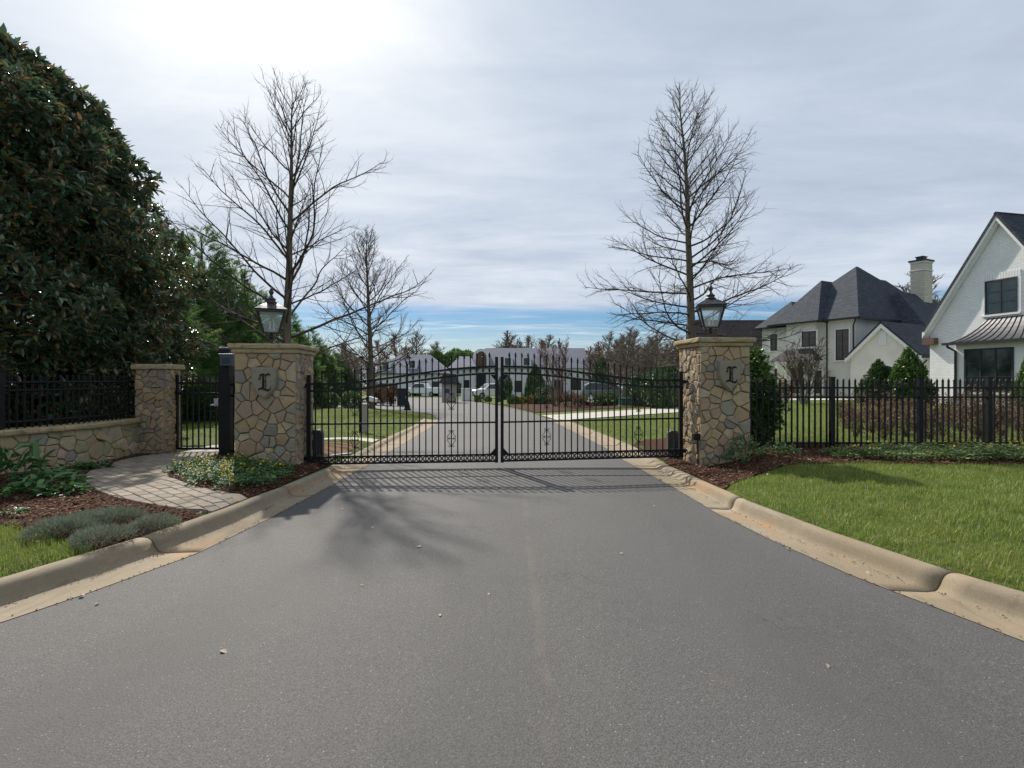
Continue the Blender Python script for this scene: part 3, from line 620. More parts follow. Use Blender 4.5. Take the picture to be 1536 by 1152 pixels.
def stone_mesh(poly, mapf, depth, rnd, joint=.0032):
    """mapf(u,v,d) -> point, d outward"""
    p = dedupe(inset(poly, joint))
    if len(p) < 3: return None
    q = []
    for i in range(len(p)):                             # break long edges a little
        a, b = p[i], p[(i + 1) % len(p)]; q.append(a); L_ = math.hypot(b[0] - a[0], b[1] - a[1])
        if L_ > .13 and len(p) < 9:
            j = rnd.uniform(-.006, .003); nx, ny = (b[1] - a[1]) / L_, -(b[0] - a[0]) / L_
            q.append(((a[0] + b[0]) / 2 + nx * j, (a[1] + b[1]) / 2 + ny * j))
    p = q; n = len(p); cx = sum(a[0] for a in p) / n; cy = sum(a[1] for a in p) / n
    tx, ty = rnd.uniform(-.10, .10), rnd.uniform(-.10, .10); ext = rnd.uniform(-.010, .016)
    def ring(sh, d, jit): 
        return [mapf(cx + (a[0] - cx) * sh, cy + (a[1] - cy) * sh, d + (a[0] - cx) * tx * (d > 0) + (a[1] - cy) * ty * (d > 0) + rnd.uniform(-jit, jit)) for a in p]
    size = max(math.hypot(a[0] - cx, a[1] - cy) for a in p); s2 = max(.72, 1 - .018 / size)
    vs = ring(1, -.02, 0) + ring(.995, depth * .72 + ext, .002) + ring(s2, depth + ext, .004) + [mapf(cx, cy, depth + ext + rnd.uniform(-.003, .008))]
    fs = [tuple(reversed(range(n)))]
    for k in (0, 1): fs += [(k * n + i, k * n + (i + 1) % n, (k + 1) * n + (i + 1) % n, (k + 1) * n + i) for i in range(n)]
    fs += [(2 * n + i, 2 * n + (i + 1) % n, 3 * n) for i in range(n)]
    mb = MB(); mb.v = [tuple(a) for a in vs]; mb.f = fs
    return mb
def face_stones(parent, w, h, o, ud, nd, size, rnd, mat='stone', depth=.045, vary=.55, z0=0):
    o, ud, nd = Vector(o), Vector(ud), Vector(nd)
    for c in stone_cells(w, h, size, rnd, vary):
        mb = stone_mesh(c, lambda u, v, d: o + ud * u + Vector((0, 0, v + z0)) + nd * d, depth, rnd)
        if mb: mb.build('stone', mat, parent)
def cap_slab(mb, w, d, z0, z1, rnd, ex, n=6):
    """rough-edged slab, lumpy along its edges"""
    ring = []
    for (a, b) in (((-1, -1), (1, -1)), ((1, -1), (1, 1)), ((1, 1), (-1, 1)), ((-1, 1), (-1, -1))):
        for k in range(n):
            t = k / n; x = (a[0] + (b[0] - a[0]) * t) * w / 2; y = (a[1] + (b[1] - a[1]) * t) * d / 2
            ring.append((x, y))
    m = len(ring); vs = []
    for z, g in ((z0, .985), (z0 + (z1 - z0) * .25, 1.0), (z0 + (z1 - z0) * .75, 1.0), (z1, .975)):
        for x, y in ring: vs.append((x * g + rnd.uniform(-ex, ex), y * g + rnd.uniform(-ex, ex), z + rnd.uniform(-ex, ex) * .6))
    fs = [tuple(reversed(range(m))), tuple(3 * m + i for i in range(m))]
    for k in range(3): fs += [(k * m + i, k * m + (i + 1) % m, (k + 1) * m + (i + 1) % m, (k + 1) * m + i) for i in range(m)]
    mb.add(vs, fs)
def shield_poly(w, h, n=9):
    """flat-topped heater shield, point at the bottom (x, z)"""
    k = min(w, (h * .72) / .866); arc_ = [(w * (1.0 * math.cos(R(60 * i / n))) - w / 2, -k * math.sin(R(60 * i / n))) for i in range(n + 1)]; z0 = k * .866
    right = [(max(x, 0), z + z0) for x, z in arc_]; right[-1] = (0, 0)
    return [(w / 2, h)] + [(-w / 2, h)] + [(-x, z) for x, z in right] + [(x, z) for x, z in reversed(right[:-1])]
def gate_pillar(name, loc, rz, W, Dp, H, seed, label, shield_z, inner):
    rnd = random.Random(seed); root = empty(name, loc, rz, label, 'pillar'); t = .04
    MB().box(-W / 2 + t, W / 2 - t, -Dp / 2 + t, Dp / 2 - t, -.2, H - .15).build('mortar_core', 'mortar', root)
    hs = H - .15 + .2
    face_stones(root, W, hs, (-W / 2, -Dp / 2 + t, -.2), (1, 0, 0), (0, -1, 0), .26, rnd)
    face_stones(root, W, hs, (W / 2, Dp / 2 - t, -.2), (-1, 0, 0), (0, 1, 0), .26, rnd)
    face_stones(root, Dp - 2 * t, hs, (W / 2 - t, -Dp / 2 + t, -.2), (0, 1, 0), (1, 0, 0), .20, rnd)
    face_stones(root, Dp - 2 * t, hs, (-W / 2 + t, Dp / 2 - t, -.2), (0, -1, 0), (-1, 0, 0), .20, rnd)
    for k, (z0, z1, ov) in enumerate(((H - .15, H - .08, .04), (H - .082, H - .01, .085))):
        # four stones mitred per course, each its own part
        mb = MB(); cap_slab(mb, W + ov * 1.7, Dp + ov * 1.7, z0, z1, rnd, .006); mb.build('cap_slab', 'cap_stone', root, smooth=False)
    sh = MB().prism(shield_poly(.36, .46), 'y', -Dp / 2 - .075, -Dp / 2 + .03).build('shield_plaque', 'plaque', root, bevel=.012)
    sh.location = (.0 + (.05 if inner > 0 else .01), 0, shield_z)
    rim = MB().prism(shield_poly(.395, .50), 'y', -Dp / 2 - .052, -Dp / 2 + .02).build('shield_rim', 'plaque', sh); rim.location = (0, 0, -.022)
    h = MB().prism(shield_poly(.315, .41), 'y', -Dp / 2 - .079, -Dp / 2 - .07).build('shield_field', 'plaque', sh); h.location = (0, 0, .02)
    L_ = MB()
    S = .215
    strokes = [
        [(-.30, .86), (-.20, .98), (.02, 1.0), (.10, .90), (.06, .80), (-.04, .86), (-.18, .86), (-.24, .78)],
        [(-.24, .78), (-.16, .82), (-.20, .66), (-.30, .60), (-.36, .66), (-.30, .70)],
        [(-.09, .86), (.05, .80), (.07, .22), (-.02, .10), (-.11, .20)],
        [(.12, .94), (.16, .96), (.17, .16), (.12, .14)],
        [(-.40, .0), (-.30, .14), (-.10, .20), (.10, .14), (.26, .06), (.40, .10), (.50, .26), (.46, .04), (.34, -.06), (.18, -.04), (.0, .04), (-.20, .06)],
        [(.13, .94), (.26, 1.02), (.42, .98), (.46, .86), (.38, .90), (.28, .90), (.18, .84)],
        [(-.02, .52), (.12, .58), (.12, .52), (-.02, .46)]]
    for i, st in enumerate(strokes): L_.prism([(x * S * 1.05, (z - .5) * S * 1.22 - .02) for x, z in st], 'y', -Dp / 2 - .083 - i * .0005, -Dp / 2 - .074)
    o = L_.build('letter', 'engraved', sh); o.location = (0, 0, .27); o['label'] = 'carved dark blackletter capital L'
    return root
GZ = 4.0
PL = (-3.86, 8.62); PR = (3.445, 9.03)
HL = 2.05 - .10; HR = 2.18 - .10
pL = gate_pillar('gate_pillar', (PL[0], PL[1], .10), R(GZ), .92, .92, HL, 11, 'fieldstone gate pillar with carved L shield beside the walk gate', 1.10, -1)
pR = gate_pillar('gate_pillar', (PR[0], PR[1], .10), R(GZ), .83, .90, HR, 27, 'fieldstone gate pillar with carved L shield beside the lawn fence', 1.22, 1)
# photo-eye boxes on the inner front corners
for nm, (u, v, Y), lab in (('sensor_box', (447, 649, 8.55), 'small black sensor box on the pillar by the walk gate'), ('sensor_box', (1046, 655, 8.62), 'small black sensor box on the pillar by the lawn fence')):
    x = PX(u, Y); z = PZ(v, Y); s = -1 if u < 700 else 1
    r = empty(nm, (x, Y, z), R(GZ), lab, 'sensor')
    MB().box(-.075, .05, -.05, .05, -.055, .055).build('housing', 'black_metal', r, bevel=.008)
    MB().tube([(0, 0, -.05), (s * .012, 0, -.2), (s * .012, 0, -(z - .05))], .012, 6).build('cable', 'dark_trim', r)

# small pillar and curved retaining wall
def small_pillar():
    rnd = random.Random(5); root = empty('stone_pillar', (-6.72, 10.02, .05), 0, 'short fieldstone pillar between retaining wall and walk gate', 'pillar'); W = .52; H = 1.70; t = .035
    MB().box(-W / 2 + t, W / 2 - t, -W / 2 + t, W / 2 - t, -.15, H - .07).build('mortar_core', 'mortar', root)
    face_stones(root, W, H + .08, (-W / 2, -W / 2 + t, -.15), (1, 0, 0), (0, -1, 0), .22, rnd)
    face_stones(root, W, H + .08, (W / 2, W / 2 - t, -.15), (-1, 0, 0), (0, 1, 0), .24, rnd)
    face_stones(root, W - 2 * t, H + .08, (W / 2 - t, -W / 2 + t, -.15), (0, 1, 0), (1, 0, 0), .2, rnd)
    face_stones(root, W - 2 * t, H + .08, (-W / 2 + t, W / 2 - t, -.15), (0, -1, 0), (-1, 0, 0), .2, rnd)
    mb = MB(); cap_slab(mb, W + .10, W + .10, H - .07, H + .02, rnd, .006); mb.build('cap_slab', 'cap_stone', root)
small_pillar()
def chaikin(p, it=3):
    for _ in range(it):
        q = [p[0]]
        for a, b in zip(p[:-1], p[1:]): q += [(a[0] * .75 + b[0] * .25, a[1] * .75 + b[1] * .25), (a[0] * .25 + b[0] * .75, a[1] * .25 + b[1] * .75)]
        p = q + [p[-1]]
    return p
wall_line = chaikin([(-6.94, 9.79), (-6.90, 8.9), (-6.97, 8.2), (-7.22, 7.35), (-7.75, 6.5), (-8.6, 5.7), (-9.6, 5.2)])
WL = np.array(wall_line); seg = np.linalg.norm(np.diff(WL, axis=0), axis=1); SL = np.concatenate([[0], np.cumsum(seg)])
def wl_at(s):
    x = np.interp(s, SL, WL[:, 0]); y = np.interp(s, SL, WL[:, 1]); x2 = np.interp(s + .03, SL, WL[:, 0]); y2 = np.interp(s + .03, SL, WL[:, 1])
    if s > SL[-1] - .04: x2, y2 = x, y; x1 = np.interp(s - .03, SL, WL[:, 0]); y1 = np.interp(s - .03, SL, WL[:, 1]); dx, dy = x - x1, y - y1
    else: dx, dy = x2 - x, y2 - y
    L_ = math.hypot(dx, dy); return float(x), float(y), dx / L_, dy / L_
def stone_wall():
    rnd = random.Random(15); root = empty('stone_wall', (0, 0, 0), 0, 'low curved fieldstone retaining wall with mossy flat cap', 'wall')
    Lt = SL[-1]; H = .69; z0 = -.1
    # mortar body
    mb = MB(); n = 40; vs = []; fs = []
    for i in range(n + 1):
        x, y, tx, ty = wl_at(Lt * i / n); nx, ny = -ty, tx                          # outward normal towards the road
        if nx < 0: nx, ny = -nx, -ny
        for d, z in ((-.01, z0), (-.01, H), (-.34, H), (-.34, z0)): vs.append((x + nx * d, y + ny * d, z))
    for i in range(n):
        for k in range(4): fs.append((i * 4 + k, i * 4 + (k + 1) % 4, i * 4 + 4 + (k + 1) % 4, i * 4 + 4 + k))
    fs += [(0, 1, 2, 3), (n * 4 + 3, n * 4 + 2, n * 4 + 1, n * 4)]
    mb.add(vs, fs).build('mortar_core', 'mortar', root)
    def mapf(u, v, d):
        x, y, tx, ty = wl_at(max(0, min(u, Lt))); nx, ny = -ty, tx
        if nx < 0: nx, ny = -nx, -ny
        return Vector((x + nx * (d - .02), y + ny * (d - .02), z0 + v))
    for c in stone_cells(Lt, H - z0, .30, rnd, .6):
        mb = stone_mesh(c, mapf, .05, rnd, .004)
        if mb: mb.build('stone', 'stone_mossy', root)
    s = 0
    while s < Lt - .1:
        e = min(Lt, s + rnd.uniform(.45, .8)); mb = MB(); vs = []; fs = []; n = 5; sec = ((.075, .0), (.085, .025), (.083, .055), (.06, .075), (-.36, .075), (-.38, .04), (-.36, 0))
        for i in range(n + 1):
            x, y, tx, ty = wl_at(s + .004 + (e - s - .008) * i / n); nx, ny = -ty, tx
            if nx < 0: nx, ny = -nx, -ny
            for d, z in sec: vs.append((x + nx * (d + rnd.uniform(-.006, .006)), y + ny * (d + rnd.uniform(-.006, .006)), H + z + rnd.uniform(-.004, .004)))
        k = len(sec)
        for i in range(n):
            for j in range(k): fs.append((i * k + j, i * k + (j + 1) % k, (i + 1) * k + (j + 1) % k, (i + 1) * k + j))
        fs += [tuple(range(k)), tuple(n * k + j for j in reversed(range(k)))]
        mb.add(vs, fs).build('cap_stone', 'cap_stone', root); s = e
stone_wall()

# ------------------------------------------------------------------ paver footpath
def pavers():
    root = empty('paver_path', (0, 0, 0), 0, 'curved footpath of tan concrete pavers from kerb to walk gate', 'footpath', kind='structure')
    poly = chaikin(path_left, 2) + [kb(-1, y) for y in (5.55, 5.7, 5.9)] + chaikin(path_right, 2)
    poly = [(min(x, kL(y) - .005) if y < 9 else x, y) for x, y in poly]
    b = patch('sand_bed', poly, .3, 'mortar', .02); b.parent = root
    ang = R(-38); ca, sa = math.cos(ang), math.sin(ang); rnd = random.Random(3); lw, lh = .205, .135
    for r in range(-60, 60):
        for k in range(-45, 45):
            off = (r % 2) * lw * .5; w0 = k * lw + off; h0 = r * lh
            cx, cy = -4.5 + ca * (w0 + lw / 2) - sa * (h0 + lh / 2), 7 + sa * (w0 + lw / 2) + ca * (h0 + lh / 2)
            if not (-7.2 < cx < -2.7 and 5 < cy < 10.2): continue
            q = poly
            g = .004
            for nx, ny, lo, hi in ((ca, sa, w0 + g, w0 + lw - g), (-sa, ca, h0 + g, h0 + lh - g)):
                c0 = nx * -4.5 + ny * 7
                q = clip_half(q, nx, ny, hi + c0); 
                if len(q) < 3: break
                q = clip_half(q, -nx, -ny, -(lo + c0))
                if len(q) < 3: break
            if len(q) < 3 or abs(area(q)) < .002: continue
            q = dedupe(q, .006)
            if len(q) < 3: continue
            if area(q) < 0: q = q[::-1]
            z = rnd.uniform(-.003, .003); qi = inset(q, .006)
            mb = MB(); n = len(q); vs = [(x, y, gz(x, y) - .02) for x, y in q] + [(x, y, gz(x, y) + .030 + z) for x, y in q]
            fs = [(i, (i + 1) % n, n + (i + 1) % n, n + i) for i in range(n)]
            if len(qi) == n:
                vs += [(x, y, gz(x, y) + .036 + z) for x, y in qi]; fs += [(n + i, n + (i + 1) % n, 2 * n + (i + 1) % n, 2 * n + i) for i in range(n)] + [tuple(2 * n + i for i in range(n))]
            else: fs += [tuple(n + i for i in range(n))]
            mb.add(vs, fs).build('paver', 'paver', root, fix=False)
pavers()

# ------------------------------------------------------------------ drive gate
SP = .1036
def arc(cx, cz, r, a0, a1, n, y=0): return [(cx + r * math.cos(R(a0 + (a1 - a0) * i / n)), y, cz + r * math.sin(R(a0 + (a1 - a0) * i / n))) for i in range(n + 1)]
def scroll_mesh():
    mb = MB()
    for s in (-1, 1):
        for t in (-1, 1):
            p = [(s * .012, 0, t * .118), (s * .02, 0, t * .135), (s * .038, 0, t * .138), (s * .044, 0, t * .122), (s * .034, 0, t * .112)]
            mb.tube(p, .0055, 5)
            p = [(s * .010, 0, t * .112), (s * .036, 0, t * .085), (s * .040, 0, t * .065), (s * .062, 0, t * .045), (s * .070, 0, t * .020), (s * .060, 0, t * .003), (s * .040, 0, t * .004), (s * .036, 0, t * .020), (s * .048, 0, t * .026)]
            mb.tube(p, .0055, 5)
        mb.box(s * .006 - .010, s * .006 + .010, -.012, .012, .105, .122); mb.box(s * .006 - .010, s * .006 + .010, -.012, .012, -.122, -.105)
        mb.box(-.04 if s < 0 else 0, 0 if s < 0 else .04, -.008, .008, -.005, .005)
    return mb.mesh('scroll')
def filigree_mesh():
    mb = MB(); w = SP - .02; h = .085
    for s in (-1, 1):
        mb.tube(arc(s * w * .5, 0, w * .36, 90 if s > 0 else -90, 270 if s > 0 else 90, 7), .0048, 4)
        mb.tube(arc(0, s * h * .52, w * .30, 180 if s > 0 else 0, 360 if s > 0 else 180, 7), .0048, 4)
        mb.tube([(s * w * .5, 0, -h * .5), (s * w * .12, 0, -.004), (s * w * .12, 0, .004), (s * w * .5, 0, h * .5)], .0045, 4)
    mb.box(-.012, .012, -.008, .008, -.012, .012)
    return mb.mesh('filigree')
def ring_mesh():
    mb = MB(); r = .0475; n = 16; vs = []; fs = []
    for i in range(n):
        a = 2 * math.pi * i / n
        for k in range(5):
            b = 2 * math.pi * k / 5; rr = r + .0045 * math.cos(b); vs.append((rr * math.cos(a), .0045 * math.sin(b), rr * math.sin(a)))
    for i in range(n):
        for k in range(5): fs.append((i * 5 + k, i * 5 + (k + 1) % 5, ((i + 1) % n) * 5 + (k + 1) % 5, ((i + 1) % n) * 5 + k))
    return mb.add(vs, fs).mesh('ring', True)
def spear_mesh():
    mb = MB(); mb.lathe([(.010, -.005), (.024, .0), (.024, .008), (.012, .014), (.020, .030), (.011, .06), (.002, .085)], 6); return mb.mesh('spear_tip')
SC, FI, RI, SPM = scroll_mesh(), filigree_mesh(), ring_mesh(), spear_mesh()
def gate_leaf(label, hinge, centre, zh, zc):
    hx, hy = hinge; cx, cy = centre; Lw = math.hypot(cx - hx, cy - hy); ang = math.atan2(cy - hy, cx - hx)
    root = empty('gate_leaf', (hx, hy, 0), ang, label, 'gate', 'paired leaves of the drive gate')
    def lift(x): return zh + (zc - zh) * x / Lw
    def up(x):                      # upper curved rail
        t = sstep(.12, 1.0, x / Lw) * .35 + .65 * (math.sin(min(max((x / Lw - .10) / .90, 0), 1) * math.pi / 2) ** 1.6)
        return 1.325 + .275 * t + lift(x)
    xs = [Lw * i / 40 for i in range(41)]
    def railstrip(f, hgt, name, th=.02):
        mb = MB(); vs = []; fs = []
        for x in xs:
            z = f(x)
            for y, dz in ((-th, -hgt / 2), (th, -hgt / 2), (th, hgt / 2), (-th, hgt / 2)): vs.append((x, y, z + dz))
        for i in range(40):
            for k in range(4): fs.append((i * 4 + k, i * 4 + (k + 1) % 4, i * 4 + 4 + (k + 1) % 4, i * 4 + 4 + k))
        fs += [(3, 2, 1, 0), (160, 161, 162, 163)]
        return mb.add(vs, fs).build(name, 'black_metal', root)
    railstrip(up, .030, 'arched_rail'); railstrip(lambda x: up(x) - .118, .030, 'arched_rail')
    railstrip(lambda x: .665 + lift(x), .028, 'middle_rail'); railstrip(lambda x: .125 + lift(x), .030, 'bottom_rail'); railstrip(lambda x: .015 + lift(x), .032, 'bottom_rail')
    MB().box(-.03, .03, -.032, .032, 0 + zh - .01, 1.47 + zh).build('hinge_stile', 'black_metal', root)
    st = MB().box(Lw - .05, Lw, -.032, .032, 0 + zc - .01, 1.76 + zc).build('meeting_stile', 'black_metal', root)
    n = int(round((Lw - .05) / SP)); sp = (Lw - .04) / n
    for i in range(1, n):
        x = i * sp; ztop = up(x) + .16; zb = .12 + lift(x)
        p = MB().box(x - .0095, x + .0095, -.0095, .0095, lift(x) + .0, ztop).build('picket', 'black_metal', root)
        q = raw_obj('spear_tip', SPM, 'black_metal', p); q.location = (x, 0, ztop)
    for i in range(n):
        x = (i + .5) * sp
        if i < n - 1 or True:
            q = raw_obj('ring', RI, 'black_metal', root); q.location = (x, 0, up(x) - .059); q.scale = (min(1, (sp - .02) / .10), 1, .93)
            q = raw_obj('filigree', FI, 'black_metal', root); q.location = (x, 0, .070 + lift(x))
    for i in (7, n - 7):
        for z in (1.02 if i == n - 7 else .93, .40):
            q = raw_obj('scroll', SC, 'black_metal', root); q.location = (i * sp, 0, z + lift(i * sp))
    # corner gussets at the meeting stile
    for z, s in ((.14 + zc, 1), (up(Lw) - .14, -1)):
        MB().prism([(Lw - .05, z), (Lw - .05, z + s * .09), (Lw - .13, z)], 'y', -.012, .012).build('gusset', 'black_metal', root)
    for z in (1.29, .10):
        MB().tube([(-.02, 0, z + zh), (-.075, -.01, z + zh + .01), (-.17, -.02, z + zh + .012)], .016, 6).box(-.21, -.15, -.05, .03, z + zh - .03, z + zh + .05).box(-.085, -.045, -.03, .03, z + zh - .03, z + zh + .035).build('hinge', 'black_metal', root)
    return root
GL = (-3.325, 8.62); GR = (2.90, 9.055)
GC1 = (GL[0] + (GR[0] - GL[0]) * .4965, GL[1] + (GR[1] - GL[1]) * .4965); GC2 = (GL[0] + (GR[0] - GL[0]) * .5035, GL[1] + (GR[1] - GL[1]) * .5035)
gate_leaf('black iron gate leaf hinged on the pillar by the walk gate', GL, GC1, .09, .105)
gate_leaf('black iron gate leaf hinged on the pillar by the lawn fence', GR, GC2, .155, .105)
# swing operators behind the leaves
def operator(x, y, rz, label, arm):
    r = empty('gate_operator', (x, y, gz(x, y)), rz, label, 'gate motor', 'gate motors behind the drive gate')
    mb = MB(); w, d, h = .20, .24, .52
    mb.prism([(-w / 2, 0), (w / 2, 0), (w / 2, h * .86), (w * .32, h), (-w * .32, h), (-w / 2, h * .9)], 'y', -d / 2, d / 2).build('cover', 'operator_shell', r, bevel=.02)
    MB().box(-w / 2 - .03, w / 2 + .03, -d / 2 - .03, d / 2 + .03, -.05, .03).build('base_plate', 'steel', r)
    MB().tube([(0, -d / 2, .09), (arm * .25, -d / 2 - .12, .09), (arm * .6, -d / 2 - .10, .12)], .018, 6).build('arm', 'steel', r)
    MB().box(-.03, .03, -d / 2 - .012, -d / 2 + .01, .12, .34).build('label_strip', 'grey_plastic', r)
operator(-3.38, 9.14, R(10), 'dark grey gate motor box beside the pillar by the walk gate', 1)
operator(2.95, 9.66, R(-8), 'dark grey gate motor box beside the pillar by the lawn fence', -1)

# ------------------------------------------------------------------ lanterns
def lantern(loc, rz, label):
    r = empty('pillar_lantern', loc, rz, label, 'lantern', 'lanterns on the gate pillars'); r.scale = (1.08,) * 3; rb = .105 * 1.414; rt = .185 * 1.414; z0, z1 = .19, .50; q = math.pi / 4
    MB().lathe([(.06, 0), (.06, .015), (.03, .03), (.026, .09), (.04, .10), (.028, .115), (.028, .16), (.05, .17)], 10).build('stem', 'bronze_metal', r)
    mb = MB()
    for k in range(4):
        a = q + k * math.pi / 2; c, s = math.cos(a), math.sin(a)
        mb.tube([(.02 * c, .02 * s, .10), (.075 * c, .075 * s, .085), (.105 * c, .105 * s, .12), (.10 * c, .10 * s, .175)], .008, 5)
    mb.build('bracket', 'bronze_metal', r)
    MB().lathe([(rb * 1.02, z0 - .025), (rb * 1.06, z0 - .015), (rb * 1.06, z0)], 4, rot=q).build('bottom_frame', 'bronze_metal', r)
    for k in range(4):
        a = q + k * math.pi / 2; c, s = math.cos(a), math.sin(a)
        MB().tube([(rb * c, rb * s, z0 - .01), (rt * c, rt * s, z1)], .017, 4).build('corner_bar', 'bronze_metal', r)
        a2 = a + math.pi / 2; c2, s2 = math.cos(a2), math.sin(a2); g = .975
        p = [(rb * c * g, rb * s * g, z0), (rb * c2 * g, rb * s2 * g, z0), (rt * c2 * g, rt * s2 * g, z1 - .01), (rt * c * g, rt * s * g, z1 - .01)]
        cen = Vector(((c + c2) / 2, (s + s2) / 2, 0)).normalized() * .004
        mb = MB(); mb.add([Vector(x) for x in p] + [Vector(x) + cen for x in p], [(0, 1, 2, 3), (7, 6, 5, 4), (0, 4, 5, 1), (1, 5, 6, 2), (2, 6, 7, 3), (3, 7, 4, 0)]).build('glass_pane', 'lamp_glass', r)
    MB().lathe([(rt * 1.05, z1 - .02), (rt * 1.12, z1 - .012), (rt * 1.12, z1 + .015), (rt * 1.22, z1 + .02), (rt * 1.22, z1 + .03), (rt * .80, z1 + .085), (rt * .42, z1 + .125), (rt * .36, z1 + .13)], 4, rot=q).build('roof', 'bronze_metal', r)
    MB().lathe([(.075, z1 + .12), (.085, z1 + .135), (.085, z1 + .15), (.06, z1 + .16), (.062, z1 + .185), (.072, z1 + .195), (.045, z1 + .21), (.028, z1 + .235), (.02, z1 + .25), (.018, z1 + .262), (.034, z1 + .285), (.036, z1 + .305), (.024, z1 + .335), (.008, z1 + .37)], 12).build('finial', 'bronze_metal', r, smooth=True)
    for k in range(3):
        a = k * 2.1; c = (.035 * math.cos(a), .035 * math.sin(a), z0)
        MB().lathe([(.011, 0), (.011, .10), (.006, .105), (.013, .125), (.010, .15), (.002, .175)], 8, c=c).build('candle', 'candle', r, smooth=True)
lantern((PX(407, 8.62), 8.62, 2.05), R(24), 'black four-sided lantern on the pillar by the walk gate')
lantern((PX(1066, 9.05), 9.05, 2.18), R(-14), 'black four-sided lantern on the pillar by the lawn fence')

# ------------------------------------------------------------------ walk gate, post, infill
def picket_run(root, x0, x1, z0, z1, n, r=.009, tip=True, mat='black_metal', zf=None):
    for i in range(n):
        x = x0 + (x1 - x0) * (i + .5) / n; dz = zf(x) if zf else 0
        mb = MB().box(x - r, x + r, -r, r, z0 + dz, z1)
        p = mb.build('picket', mat, root)
        if tip: MB().lathe([(r * 1.45, 0), (r * 1.7, .012), (r * 1.2, .03), (.001, .062)], 4, c=(x, 0, z1 - .002), rot=math.pi / 4).build('picket_tip', mat, p)
def walk_gate():
    x0, x1, Y = -6.56, -5.60, 10.12; z = .115
    r = empty('walk_gate', (x0, Y, z), 0, 'black metal picket walk gate at the end of the paver footpath', 'gate'); w = x1 - x0
    MB().box(.10, .15, -.025, .025, .03, 1.46).build('stile', 'black_metal', r); MB().box(w - .03, w + .03, -.025, .025, .03, 1.46).build('stile', 'black_metal', r)
    for zz in (.045, 1.10, 1.30): MB().box(.15, w - .03, -.02, .02, zz - .02, zz + .02).build('rail', 'black_metal', r)
    picket_run(r, .15, w - .03, .03, 1.40, 7, .011)
    mb = MB().box(w - .10, w - .02, -.05, -.025, .86, 1.0).box(w - .16, w - .05, -.075, -.05, .87, .895); mb.build('latch', 'steel', r)
    p = empty('gate_post', (x0, Y, z - .05), 0, 'black square hinge post of the walk gate by the short pillar', 'post')
    MB().box(-.02, .10, -.06, .06, -.1, 1.58).build('shaft', 'black_metal', p); MB().box(-.028, .108, -.068, .068, 1.58, 1.605).build('post_cap', 'black_metal', p)
    MB().box(-.16, -.02, -.02, .02, 1.25, 1.29).build('wall_bracket', 'black_metal', p)
    Y2 = 9.72; xp = PX(340, Y2); g = gz(xp, Y2)
    p = empty('gate_post', (xp, Y2, g), 0, 'tall black square post carrying the grey call box', 'post')
    MB().box(-.095, .095, -.095, .095, -.1, 2.03 - g).build('shaft', 'black_metal', p, bevel=.008); MB().box(-.10, .10, -.10, .10, 2.03 - g, 2.075 - g).build('post_cap', 'grey_plastic', p, bevel=.012)
    k = empty('call_box', (PX(343, 9.6), 9.6, PZ(541, 9.6)), 0, 'grey call box fixed high on the tall black post', 'call box')
    MB().prism([(-.115, -.10), (.115, -.10), (.115, .09), (.10, .112), (-.10, .112), (-.115, .09)], 'y', -.10, .04).build('housing', 'grey_plastic', k, bevel=.012)
    MB().box(-.125, .125, -.12, .04, .105, .125).build('hood', 'steel', k, bevel=.006); MB().box(-.07, .07, -.106, -.098, -.06, .05).build('face_plate', 'navy_metal', k)
    i = empty('fence_panel', (xp + .095, Y2 + .03, g), math.atan2(9.0 - Y2, -4.36 - xp - .095), 'short black picket panel between tall post and pillar', 'fence'); L_ = math.hypot(9.0 - Y2, -4.36 - xp - .095)
    for zz in (.08, 1.10, 1.30): MB().box(0, L_, -.016, .016, zz - .016, zz + .016).build('rail', 'black_metal', i)
    picket_run(i, 0, L_, .04, 1.40, 10, .010)
walk_gate()

# fence on the retaining wall
def wall_fence():
    r = empty('wall_fence', (0, 0, 0), 0, 'black iron picket fence standing on the curved stone wall', 'fence'); Lt = SL[-1]; off = -.15; zt = .765
    def at(s):
        x, y, tx, ty = wl_at(s); nx, ny = -ty, tx
        if nx < 0: nx, ny = -nx, -ny
        return x + nx * off, y + ny * off
    for z in (zt + .10, zt + .56, zt + .68):
        pts = [(*at(Lt * i / 30), z) for i in range(31)]; MB().tube(pts, .020, 4).build('rail', 'black_metal', r)
    s = .06; k = 0
    me = MB().box(-.010, .010, -.010, .010, 0, .76).lathe([(.014, 0), (.016, .012), (.011, .03), (.001, .062)], 4, c=(0, 0, .758), rot=math.pi / 4).mesh('picket')
    while s < Lt:
        x, y = at(s); p = raw_obj('picket', me, 'black_metal', r); p.location = (x, y, zt - .01); s += .1036
    for s in (2.35, 4.2):
        x, y = at(s); p = MB().box(-.045, .045, -.045, .045, zt - .02, zt + .84).box(-.052, .052, -.052, .052, zt + .84, zt + .86).build('post', 'black_metal', r); p.location = (x, y, 0)
    for z in (zt + .10, zt + .56, zt + .68):
        x, y = at(0.0); MB().box(x - .03, x + .03, y - .02, y + .06, z - .025, z + .025).build('wall_bracket', 'black_metal', r)
wall_fence()

